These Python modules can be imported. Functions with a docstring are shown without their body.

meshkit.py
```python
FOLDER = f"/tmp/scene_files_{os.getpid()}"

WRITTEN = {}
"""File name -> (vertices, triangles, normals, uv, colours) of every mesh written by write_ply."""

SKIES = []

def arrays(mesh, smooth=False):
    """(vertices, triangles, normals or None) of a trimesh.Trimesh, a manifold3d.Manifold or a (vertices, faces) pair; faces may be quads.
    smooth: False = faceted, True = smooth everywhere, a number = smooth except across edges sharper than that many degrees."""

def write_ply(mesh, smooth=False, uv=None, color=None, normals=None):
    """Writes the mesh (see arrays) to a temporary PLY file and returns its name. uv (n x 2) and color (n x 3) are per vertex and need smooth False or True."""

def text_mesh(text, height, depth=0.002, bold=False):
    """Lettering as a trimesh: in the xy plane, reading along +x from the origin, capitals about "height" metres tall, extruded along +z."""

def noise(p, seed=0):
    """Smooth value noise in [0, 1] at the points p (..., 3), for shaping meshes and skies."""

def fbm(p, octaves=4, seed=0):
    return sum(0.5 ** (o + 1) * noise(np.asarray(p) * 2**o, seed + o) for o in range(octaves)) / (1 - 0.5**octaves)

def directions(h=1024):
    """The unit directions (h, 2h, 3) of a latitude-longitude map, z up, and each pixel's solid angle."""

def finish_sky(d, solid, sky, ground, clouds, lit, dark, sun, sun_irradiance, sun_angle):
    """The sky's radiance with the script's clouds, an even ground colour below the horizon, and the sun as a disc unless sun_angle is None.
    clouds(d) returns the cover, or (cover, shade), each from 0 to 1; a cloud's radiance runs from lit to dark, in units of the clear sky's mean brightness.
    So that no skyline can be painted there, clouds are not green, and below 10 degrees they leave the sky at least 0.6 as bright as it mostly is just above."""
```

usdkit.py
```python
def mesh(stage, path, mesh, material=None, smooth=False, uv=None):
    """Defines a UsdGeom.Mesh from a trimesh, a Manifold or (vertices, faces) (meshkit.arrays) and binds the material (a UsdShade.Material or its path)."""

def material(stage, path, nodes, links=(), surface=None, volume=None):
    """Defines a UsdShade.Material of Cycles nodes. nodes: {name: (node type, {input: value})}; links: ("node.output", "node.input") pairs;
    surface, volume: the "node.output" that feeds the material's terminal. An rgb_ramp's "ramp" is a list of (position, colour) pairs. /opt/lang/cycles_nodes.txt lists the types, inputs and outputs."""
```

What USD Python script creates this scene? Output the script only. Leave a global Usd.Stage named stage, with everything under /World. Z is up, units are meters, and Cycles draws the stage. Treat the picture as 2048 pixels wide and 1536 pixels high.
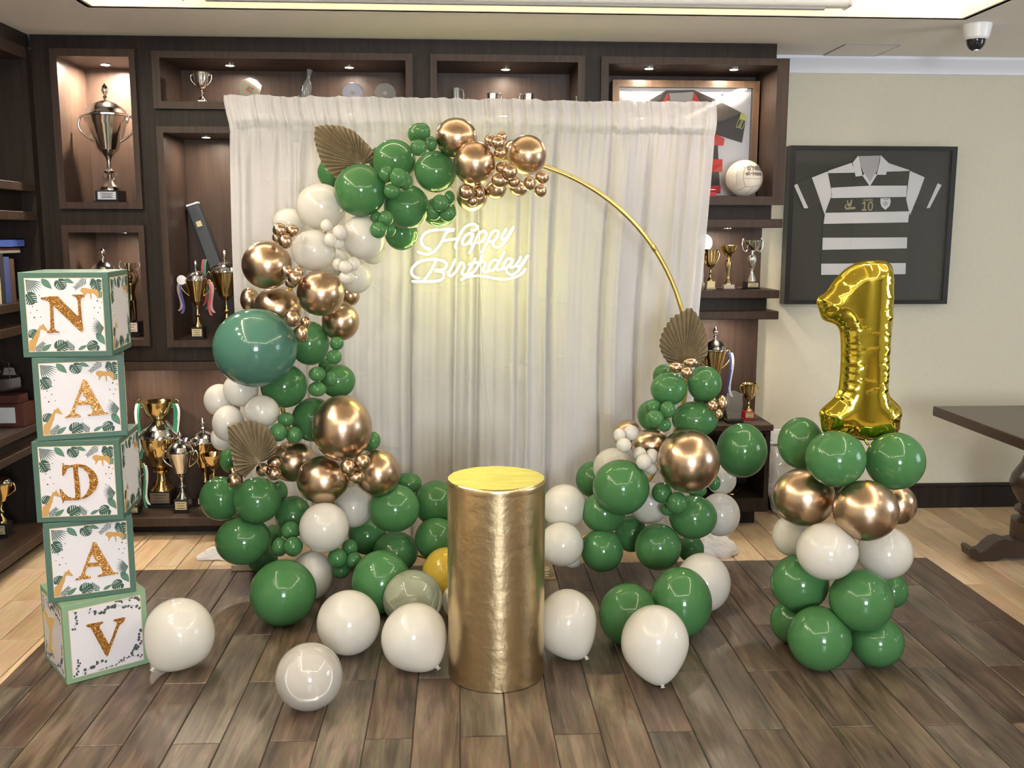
import json, math, random
import numpy as np, trimesh, usdkit, meshkit
from pxr import Usd, UsdGeom, UsdLux, UsdShade, Gf, Sdf
from shapely.geometry import Polygon, LineString, Point, MultiPolygon, box as sbox
from shapely import affinity
from shapely.ops import unary_union
from scipy.spatial import Delaunay

random.seed(7)
RNG = np.random.default_rng(7)
stage = Usd.Stage.CreateInMemory()
UsdGeom.SetStageUpAxis(stage, 'Z')
UsdGeom.SetStageMetersPerUnit(stage, 1.0)
UsdGeom.Xform.Define(stage, '/World')
PI = math.pi

# ---------------------------------------------------------------- camera
cam = UsdGeom.Camera.Define(stage, '/World/camera')
cam.CreateHorizontalApertureAttr(36.0)
cam.CreateFocalLengthAttr(36.0 * 1950 / 2048)
cam.CreateClippingRangeAttr((0.05, 100.0))
EXPOSURE = 0.0
cam.CreateExposureAttr(EXPOSURE)
PITCH, YAW, ROLL = 0.15283431, -0.05357561, 0.00209635
_f = np.array([-math.sin(YAW) * math.cos(PITCH), math.cos(YAW) * math.cos(PITCH), -math.sin(PITCH)])
_r = np.array([math.cos(YAW), math.sin(YAW), 0.0])
_u = np.cross(_r, _f)
_r2 = math.cos(ROLL) * _r + math.sin(ROLL) * _u
_u2 = -math.sin(ROLL) * _r + math.cos(ROLL) * _u
cam.AddTransformOp().Set(Gf.Matrix4d(*_r2, 0, *_u2, 0, *(-_f), 0, 0, 0, 1.56, 1))

# ---------------------------------------------------------------- sky, light from sources out of view, lamp strengths
def dome(col, strength):
    d = UsdLux.DomeLight.Define(stage, '/World/sky_light')
    d.CreateColorAttr(Gf.Vec3f(*col)); d.CreateIntensityAttr(strength)
dome((0.75, 0.85, 1.0), 0.6)
def rect(name, loc, rot, w, h, col, inten):
    l = UsdLux.RectLight.Define(stage, '/World/' + name)
    l.CreateWidthAttr(w); l.CreateHeightAttr(h); l.CreateColorAttr(Gf.Vec3f(*col)); l.CreateIntensityAttr(inten)
    l.AddTranslateOp().Set(Gf.Vec3d(*loc)); l.AddRotateXYZOp().Set(Gf.Vec3f(*rot))
rect('daylight_window_behind', (0.75, -2.93, 1.55), (90, 0, 0), 1.0, 1.2, (0.86, 0.92, 1.0), 62.0)  # unseen source behind the camera, placed for front light and balloon highlights
rect('daylight_window_right', (5.43, 2.2, 1.55), (90, 0, 90), 1.5, 1.3, (0.72, 0.84, 1.0), 9.0)  # unseen source out of view, gives the cool tint from the right
COVE, DOWN, NICHE, NEON = 57.0, 260.0, 1100.0, 15.0

# ---------------------------------------------------------------- helpers
USED = {}
def numbered(parent, name):
    k = parent + '/' + name
    n = USED.get(k, 0); USED[k] = n + 1
    return k if n == 0 else '%s_%03d' % (k, n)
def setd(p, **kw):
    for k, v in kw.items():
        if v: p.SetCustomDataByKey(k, v)
def thing(name, label, cat, loc=(0, 0, 0), rotz=0.0, group=None, kind=None):
    x = UsdGeom.Xform.Define(stage, numbered('/World', name))
    x.AddTranslateOp().Set(Gf.Vec3d(*map(float, loc)))
    if rotz: x.AddRotateZOp().Set(math.degrees(rotz))
    setd(x.GetPrim(), label=label, category=cat, group=group, kind=kind)
    return str(x.GetPath())
def part(parent, name, mesh, mat, smooth=30, label=None, kind=None, uv=None):
    m = usdkit.mesh(stage, numbered(parent, name), mesh, mat, smooth=smooth, uv=uv)
    setd(m.GetPrim(), label=label, kind=kind)
    return str(m.GetPath())
def single(name, mesh, mat, label, cat, loc=None, smooth=30, group=None, kind=None):
    m = usdkit.mesh(stage, numbered('/World', name), mesh, mat, smooth=smooth)
    if loc is not None: m.AddTranslateOp().Set(Gf.Vec3d(*map(float, loc)))
    setd(m.GetPrim(), label=label, category=cat, group=group, kind=kind)
    return str(m.GetPath())
def struct(name, mesh, mat, smooth=30, label=None):
    m = usdkit.mesh(stage, numbered('/World', name), mesh, mat, smooth=smooth)
    setd(m.GetPrim(), kind='structure', label=label)
    return str(m.GetPath())
def cat(ms): return trimesh.util.concatenate([m for m in ms if m is not None])
def B(x0, x1, y0, y1, z0, z1, bev=0.0):
    if not bev:
        m = trimesh.creation.box((x1 - x0, y1 - y0, z1 - z0)); m.apply_translation(((x0 + x1) / 2, (y0 + y1) / 2, (z0 + z1) / 2)); return m
    pts = []
    for sx in (0, 1):
        for sy in (0, 1):
            for sz in (0, 1):
                c = np.array([x1 if sx else x0, y1 if sy else y0, z1 if sz else z0], float)
                d = np.array([-1 if sx else 1, -1 if sy else 1, -1 if sz else 1]) * bev
                for k in range(3):
                    v = c + d; v[k] = c[k]; pts.append(v)
    return trimesh.convex.convex_hull(np.array(pts))
def lathe(prof, seg=32, c=(0, 0, 0)):
    p = np.array(prof, float); p[:, 0] = np.maximum(p[:, 0], 1e-5)
    n = len(p); a = np.arange(seg) * 2 * PI / seg
    v = np.stack([p[:, 0][:, None] * np.cos(a), p[:, 0][:, None] * np.sin(a), np.repeat(p[:, 1][:, None], seg, 1)], -1).reshape(-1, 3)
    i, j = np.meshgrid(np.arange(n - 1), np.arange(seg), indexing='ij')
    q = np.stack([i * seg + j, i * seg + (j + 1) % seg, (i + 1) * seg + (j + 1) % seg, (i + 1) * seg + j], -1).reshape(-1, 4)
    f = np.vstack([q[:, [0, 1, 2]], q[:, [0, 2, 3]]])
    m = trimesh.Trimesh(v + np.array(c), f, process=False)
    return m
def spline(pts, n=6):
    from scipy.interpolate import make_interp_spline
    p = np.array(pts, float)
    if len(p) < 3: return np.linspace(p[0], p[-1], 5)
    d = np.r_[0, np.cumsum(np.sqrt(np.linalg.norm(np.diff(p, axis=0), axis=1)) + 1e-9)]
    return make_interp_spline(d, p, k=min(3, len(p) - 1))(np.linspace(0, d[-1], (len(p) - 1) * n + 1))
def tube(path, r, sides=8, closed=False, caps=True):
    p = np.array(path, float); n = len(p)
    t = (np.roll(p, -1, 0) - np.roll(p, 1, 0)) if closed else np.gradient(p, axis=0)
    t /= np.linalg.norm(t, axis=1, keepdims=True) + 1e-12
    up = np.array([0, 0, 1.0]) if abs(t[:, 2]).max() < 0.95 else np.array([0, 1.0, 0]) if abs(t[:, 1]).max() < 0.95 else np.array([1.0, 0.3, 0.2])
    a = np.cross(t, up); a /= np.linalg.norm(a, axis=1, keepdims=True) + 1e-12
    b = np.cross(t, a)
    rr = np.broadcast_to(np.asarray(r, float), (n,))
    ang = np.arange(sides) * 2 * PI / sides
    v = (p[:, None] + rr[:, None, None] * (np.cos(ang)[None, :, None] * a[:, None] + np.sin(ang)[None, :, None] * b[:, None])).reshape(-1, 3)
    m = n if closed else n - 1
    i, j = np.meshgrid(np.arange(m), np.arange(sides), indexing='ij')
    i2 = (i + 1) % n
    q = np.stack([i * sides + j, i2 * sides + j, i2 * sides + (j + 1) % sides, i * sides + (j + 1) % sides], -1).reshape(-1, 4)
    f = np.vstack([q[:, [0, 1, 2]], q[:, [0, 2, 3]]])
    if not closed and caps:
        v = np.vstack([v, p[0] - t[0] * rr[0] * .6, p[-1] + t[-1] * rr[-1] * .6]); k = n * sides
        f = np.vstack([f] + [[k, s, (s + 1) % sides] for s in range(sides)] + [[k + 1, (n - 1) * sides + (s + 1) % sides, (n - 1) * sides + s] for s in range(sides)])
    return trimesh.Trimesh(v, f, process=False)
def polys(g):
    if g.is_empty: return []
    return [p for p in (g.geoms if hasattr(g, 'geoms') else [g]) if p.geom_type == 'Polygon' and p.area > 1e-8]
def prism(g, y0, y1):
    """polygon in (x, z) extruded from y0 (front) to y1"""
    out = []
    for p in polys(g):
        p = p.buffer(0)
        for pp in polys(p):
            m = trimesh.creation.extrude_polygon(pp, y1 - y0, engine='earcut')
            v = m.vertices; m.vertices = np.stack([v[:, 0], y1 - v[:, 2], v[:, 1]], 1); out.append(m)
    return cat(out) if out else None
def P(pts): return Polygon(pts).buffer(0)
def moved(m, loc, rz=0.0):
    m = m.copy()
    if rz: m.apply_transform(trimesh.transformations.rotation_matrix(rz, [0, 0, 1]))
    m.apply_translation(loc); return m
def ball(c, r, sub=2):
    m = trimesh.creation.icosphere(sub, 1.0); m.apply_scale(r if np.ndim(r) == 0 else list(r)); m.apply_translation(c); return m

# ---------------------------------------------------------------- materials
LOOK = {}
def pb(name, color, rough=0.5, metal=0.0, **kw):
    LOOK[name] = usdkit.material(stage, '/World/Looks/' + name, {'p': ('principled_bsdf', dict(base_color=color, roughness=rough, metallic=metal, **kw))}, surface='p.BSDF')
    return LOOK[name]
def noisy(name, c0, c1, scale, rough=0.5, stretch=(1, 1, 1), metal=0.0, bump=0.0, ramp=(0.3, 0.7), detail=4, obj=False, bscale=None, **kw):
    nodes = {'g': ('geometry', {}), 'm': ('mapping', {'scale': stretch}), 'n': ('noise_texture', {'scale': scale, 'detail': detail, 'roughness': 0.6}),
             'r': ('rgb_ramp', {'ramp': [(ramp[0], c0), (ramp[1], c1)]}), 'p': ('principled_bsdf', dict(roughness=rough, metallic=metal, **kw))}
    links = [('g.position', 'm.vector'), ('m.vector', 'n.vector'), ('n.fac', 'r.fac'), ('r.color', 'p.base_color')]
    if bump:
        nodes['b'] = ('bump', {'strength': bump, 'distance': 0.004}); links += [('b.normal', 'p.normal')]
        if bscale:
            nodes['n2'] = ('noise_texture', {'scale': bscale, 'detail': 3}); links += [('m.vector', 'n2.vector'), ('n2.fac', 'b.height')]
        else: links += [('n.fac', 'b.height')]
    LOOK[name] = usdkit.material(stage, '/World/Looks/' + name, nodes, links, surface='p.BSDF'); return LOOK[name]
def emit(name, color, strength):
    LOOK[name] = usdkit.material(stage, '/World/Looks/' + name, {'e': ('emission', {'color': color, 'strength': strength})}, surface='e.emission'); return LOOK[name]
def plank(name, c0, c1, c2, rough):
    nodes = {'g': ('geometry', {}), 'o': ('object_info', {}), 'cx': ('combine_xyz', {}), 'mm': ('math', {'math_type': 'multiply', 'value2': 37.0}),
             'av': ('vector_math', {'math_type': 'add'}), 'm': ('mapping', {'scale': (16, 1.5, 1)}), 'n': ('noise_texture', {'scale': 1.6, 'detail': 7, 'roughness': 0.62, 'distortion': 1.2}),
             'm2': ('mapping', {'scale': (3.2, 1.2, 1)}), 'n2': ('noise_texture', {'scale': 2.0, 'detail': 3}), 'f': ('mix_float', {'fac': 0.45}),
             'r': ('rgb_ramp', {'ramp': [(0.36, c0), (0.5, c1), (0.64, c2)]}), 'm3': ('mapping', {'scale': (90, 5, 1)}), 'n3': ('noise_texture', {'scale': 1.5, 'detail': 4}),
             'hv': ('map_range', {'from_min': 0, 'from_max': 1, 'to_min': 0.82, 'to_max': 1.16}), 'h': ('hsv', {'hue': 0.5, 'saturation': 1.0, 'fac': 1.0}),
             'b': ('bump', {'strength': 0.25, 'distance': 0.002}), 'p': ('principled_bsdf', {'roughness': rough}), 'fl': ('mix_color', {'blend_type': 'multiply', 'fac': 0.55})}
    links = [('o.random', 'mm.value1'), ('mm.value', 'cx.x'), ('mm.value', 'cx.y'), ('g.position', 'av.vector1'), ('cx.vector', 'av.vector2'), ('av.vector', 'm.vector'), ('m.vector', 'n.vector'),
             ('av.vector', 'm2.vector'), ('m2.vector', 'n2.vector'), ('n.fac', 'f.a'), ('n2.fac', 'f.b'), ('f.result', 'r.fac'), ('av.vector', 'm3.vector'), ('m3.vector', 'n3.vector'),
             ('o.random', 'hv.value'), ('hv.result', 'h.value'), ('r.color', 'fl.a'), ('n3.color', 'fl.b'), ('fl.result', 'h.color'), ('h.color', 'p.base_color'), ('n3.fac', 'b.height'), ('b.normal', 'p.normal')]
    LOOK[name] = usdkit.material(stage, '/World/Looks/' + name, nodes, links, surface='p.BSDF'); return LOOK[name]
def latex(name, color, trans, rough=0.12):
    """balloon rubber: glossy skin, part of the light passes through"""
    nodes = {'p': ('principled_bsdf', {'base_color': color, 'roughness': rough, 'specular_ior_level': 0.5}), 't': ('translucent_bsdf', {'color': color}), 'x': ('mix_closure', {'fac': trans})}
    LOOK[name] = usdkit.material(stage, '/World/Looks/' + name, nodes, [('p.BSDF', 'x.closure1'), ('t.BSDF', 'x.closure2')], surface='x.closure'); return LOOK[name]
def pane(name, tint, body, bodyfac, rough=0.03):
    """thin clear skin: see-through with a fresnel gloss and a little body colour"""
    nodes = {'tr': ('transparent_bsdf', {'color': tint}), 'd': ('diffuse_bsdf', {'color': body}), 'x': ('mix_closure', {'fac': bodyfac}), 'f': ('fresnel', {'IOR': 1.45}),
             'g': ('glossy_bsdf', {'color': (1, 1, 1), 'roughness': rough}), 'y': ('mix_closure', {})}
    LOOK[name] = usdkit.material(stage, '/World/Looks/' + name, nodes, [('tr.BSDF', 'x.closure1'), ('d.BSDF', 'x.closure2'), ('x.closure', 'y.closure1'), ('g.BSDF', 'y.closure2'), ('f.fac', 'y.fac')], surface='y.closure'); return LOOK[name]
def cloth(name, color, transp, transl, bump=0.0):
    nodes = {'d': ('diffuse_bsdf', {'color': color}), 't': ('translucent_bsdf', {'color': color}), 'x': ('mix_closure', {'fac': transl}), 'tr': ('transparent_bsdf', {'color': (1, 1, 1)}), 'y': ('mix_closure', {'fac': transp}),
             'g': ('geometry', {}), 'v': ('voronoi_texture', {'scale': 2.2, 'feature': 'distance_to_edge'}), 'n': ('noise_texture', {'scale': 3.0, 'detail': 3}), 'm': ('mapping', {'scale': (1, 1, 1.6)}), 'a': ('mix_vector', {'fac': 0.12}),
             'r': ('map_range', {'from_min': 0.0, 'from_max': 0.03, 'to_min': 1.0, 'to_max': 0.0, 'clamp': True}), 'b': ('bump', {'strength': bump, 'distance': 0.004})}
    links = [('d.BSDF', 'x.closure1'), ('t.BSDF', 'x.closure2'), ('x.closure', 'y.closure1'), ('tr.BSDF', 'y.closure2')]
    if bump: links += [('g.position', 'm.vector'), ('m.vector', 'a.a'), ('n.color', 'a.b'), ('g.position', 'n.vector'), ('a.result', 'v.vector'), ('v.distance', 'r.value'), ('r.result', 'b.height'), ('b.normal', 'd.normal')]
    LOOK[name] = usdkit.material(stage, '/World/Looks/' + name, nodes, links, surface='y.closure'); return LOOK[name]

WOOD = noisy('dark_wood', (0.013, 0.0095, 0.0075), (0.026, 0.018, 0.0135), 3.0, 0.45, (14, 14, 0.8), bump=0.08, specular_ior_level=0.2)
WOODL = noisy('dark_wood_panel', (0.036, 0.0225, 0.0165), (0.060, 0.037, 0.0265), 3.0, 0.42, (14, 14, 0.8), bump=0.08, specular_ior_level=0.25)
TABLEW = noisy('table_wood', (0.035, 0.022, 0.015), (0.055, 0.033, 0.023), 3.0, 0.28, (3, 12, 12))
WALLP = noisy('wall_paint', (0.53, 0.505, 0.40), (0.56, 0.53, 0.42), 40, 0.75)
CEILP = noisy('ceiling_paint', (0.80, 0.765, 0.72), (0.83, 0.79, 0.745), 30, 0.8)
TRAYP = pb('tray_paint', (0.66, 0.585, 0.45), 0.75)
CORN = pb('cornice_paint', (0.72, 0.74, 0.80), 0.55)
WHITEP = pb('white_plastic', (0.80, 0.80, 0.78), 0.35)
GREYP = pb('grey_line', (0.30, 0.30, 0.29), 0.6)
BLACKP = pb('black_plastic', (0.012, 0.012, 0.013), 0.25)
DARKGL = pb('dark_dome_glass', (0.02, 0.02, 0.022), 0.04)
GROUT = noisy('grout', (0.03, 0.022, 0.016), (0.05, 0.036, 0.026), 60, 0.8)
DARKPL = [plank('dark_plank_%s' % k, a, b, c, 0.36) for k, a, b, c in (('brown', (0.040, 0.027, 0.018), (0.135, 0.096, 0.064), (0.270, 0.205, 0.142)), ('grey', (0.042, 0.033, 0.025), (0.132, 0.105, 0.078), (0.255, 0.210, 0.158)), ('red', (0.038, 0.025, 0.018), (0.122, 0.083, 0.060), (0.235, 0.170, 0.122)))]
LIGHTPL = [plank('light_plank_%s' % k, a, b, c, 0.36) for k, a, b, c in (('honey', (0.62, 0.42, 0.25), (0.78, 0.56, 0.34), (0.88, 0.68, 0.44)), ('pale', (0.66, 0.47, 0.29), (0.82, 0.61, 0.39), (0.92, 0.73, 0.49)))]
BORDER = noisy('floor_border', (0.060, 0.036, 0.026), (0.085, 0.052, 0.038), 8, 0.42, (6, 1, 1))
GOLD = pb('trophy_gold', (0.76, 0.58, 0.27), 0.11, 1.0)
SILVER = pb('trophy_silver', (0.82, 0.81, 0.79), 0.12, 1.0)
PEWTER = pb('pewter', (0.45, 0.45, 0.45), 0.22, 1.0)
BRONZE = pb('dark_bronze', (0.22, 0.15, 0.07), 0.2, 1.0)
REDB = pb('red_base', (0.42, 0.02, 0.03), 0.25)
PLAQ = pb('plaque_silver', (0.62, 0.63, 0.66), 0.35, 0.3)
PLAQG = pb('plaque_gold', (0.62, 0.52, 0.30), 0.35, 0.4)
INK = pb('ink', (0.05, 0.05, 0.06), 0.6)
REDINK = pb('red_ink', (0.5, 0.05, 0.04), 0.6)
GLASS = pane('clear_glass', (0.90, 0.93, 0.92), (0.55, 0.58, 0.58), 0.16)
GLASSW = pane('frosted_glass', (0.8, 0.83, 0.9), (0.55, 0.58, 0.68), 0.55)
PICGL = pane('picture_glass', (0.97, 0.97, 0.97), (0.5, 0.5, 0.5), 0.01, 0.02)
ACRYL = usdkit.material(stage, '/World/Looks/acrylic', {'t': ('transparent_bsdf', {'color': (0.985, 0.985, 0.975)})}, surface='t.BSDF')
GREEN = latex('latex_green', (0.082, 0.238, 0.084), 0.32)
TEAL = latex('latex_teal', (0.072, 0.190, 0.140), 0.18)
WHITE = latex('latex_white', (0.74, 0.72, 0.66), 0.30)
CHROME = pb('latex_chrome_mocha', (0.54, 0.39, 0.265), 0.28, 1.0, coat_weight=0.25, coat_roughness=0.1)
YGOLD = latex('latex_pearl_gold', (0.60, 0.43, 0.06), 0.25)
CLEARB = pane('latex_clear_green', (0.86, 0.90, 0.82), (0.55, 0.60, 0.45), 0.42, 0.08)
PEARL = pane('latex_pearl', (0.92, 0.90, 0.86), (0.66, 0.63, 0.57), 0.55, 0.07)
FOILG = noisy('foil_gold', (0.66, 0.53, 0.065), (0.72, 0.59, 0.08), 3, 0.08, metal=1.0)
PEDF = noisy('pedestal_foil', (0.58, 0.45, 0.26), (0.66, 0.52, 0.31), 5, 0.30, (1, 1, 1), metal=1.0, bump=0.40, bscale=38)
PEDT = noisy('pedestal_top_foil_neon_lit', (0.74, 0.67, 0.16), (0.88, 0.82, 0.26), 9, 0.40, (1, 5, 1), metal=0.7, bump=1.0, bscale=34)  # neon glow on the top is painted in as brighter, yellower foil
HOOP = pb('hoop_brass', (0.62, 0.46, 0.14), 0.32, 1.0)
LEAF = noisy('dried_palm', (0.150, 0.115, 0.062), (0.235, 0.185, 0.110), 30, 0.6, (1, 1, 0.3))
CURT = cloth('sheer_voile', (0.68, 0.665, 0.665), 0.08, 0.24, 0.25)
POOL = cloth('white_cloth', (0.80, 0.78, 0.77), 0.0, 0.2, 0.5)
PLAST = pane('thin_plastic', (0.93, 0.93, 0.93), (0.75, 0.74, 0.72), 0.42, 0.12)
BOXG = pb('card_sage', (0.052, 0.118, 0.088), 0.55)
BOXL = pb('card_light_sage', (0.20, 0.32, 0.20), 0.55)
CARD = pb('card_white', (0.62, 0.60, 0.63), 0.6)
CARDGOLD = pb('card_gold_edge', (0.62, 0.45, 0.24), 0.5)
ANIM = pb('print_caramel', (0.46, 0.26, 0.08), 0.6)
LFD = pb('print_dark_leaf', (0.022, 0.072, 0.045), 0.6)
LFM = pb('print_mid_leaf', (0.075, 0.17, 0.115), 0.6)
LFG = pb('print_grey_leaf', (0.055, 0.075, 0.070), 0.6)
YLET = pb('print_pale_gold', (0.66, 0.45, 0.15), 0.5)
GLIT = usdkit.material(stage, '/World/Looks/glitter_gold', {'g': ('geometry', {}), 'v': ('voronoi_texture', {'scale': 420.0}), 'r': ('rgb_ramp', {'ramp': [(0.0, (0.16, 0.060, 0.006)), (0.62, (0.33, 0.135, 0.016)), (0.82, (0.48, 0.21, 0.03)), (0.94, (1.0, 0.65, 0.28))]}),
    's': ('separate_color', {}), 'b': ('bump', {'strength': 0.5, 'distance': 0.001}), 'p': ('principled_bsdf', {'roughness': 0.35, 'metallic': 0.45})},
    [('g.position', 'v.vector'), ('v.color', 's.color'), ('s.r', 'r.fac'), ('r.color', 'p.base_color'), ('s.g', 'b.height'), ('b.normal', 'p.normal')], surface='p.BSDF')
STRIP = emit('cove_strip_warm', (1.0, 0.86, 0.68), COVE)
LAMP = emit('unseen_lamp', (1.0, 0.90, 0.76), DOWN)  # for ceiling lamps out of view, mirrored as spots in the balloons
LAMPB = emit('unseen_lamp_bright', (1.0, 0.88, 0.70), DOWN * 6.5)  # unseen lamps, strength set to brighten the light floor at the left
NLAMP = emit('niche_lamp', (1.0, 0.86, 0.70), NICHE)
NLAMPA = emit('niche_lamp_bright', (1.0, 0.86, 0.70), NICHE * 7.0)
NLAMPD = emit('niche_lamp_dim', (1.0, 0.84, 0.66), NICHE * 0.45)
NEONM = emit('neon_white', (1.0, 0.98, 0.38), NEON)
NEONB = emit('added_neon_glow', (1.0, 0.93, 0.22), NEON * 2.2)  # added emitter hidden behind the tubes, throws yellow light on the curtain

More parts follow.
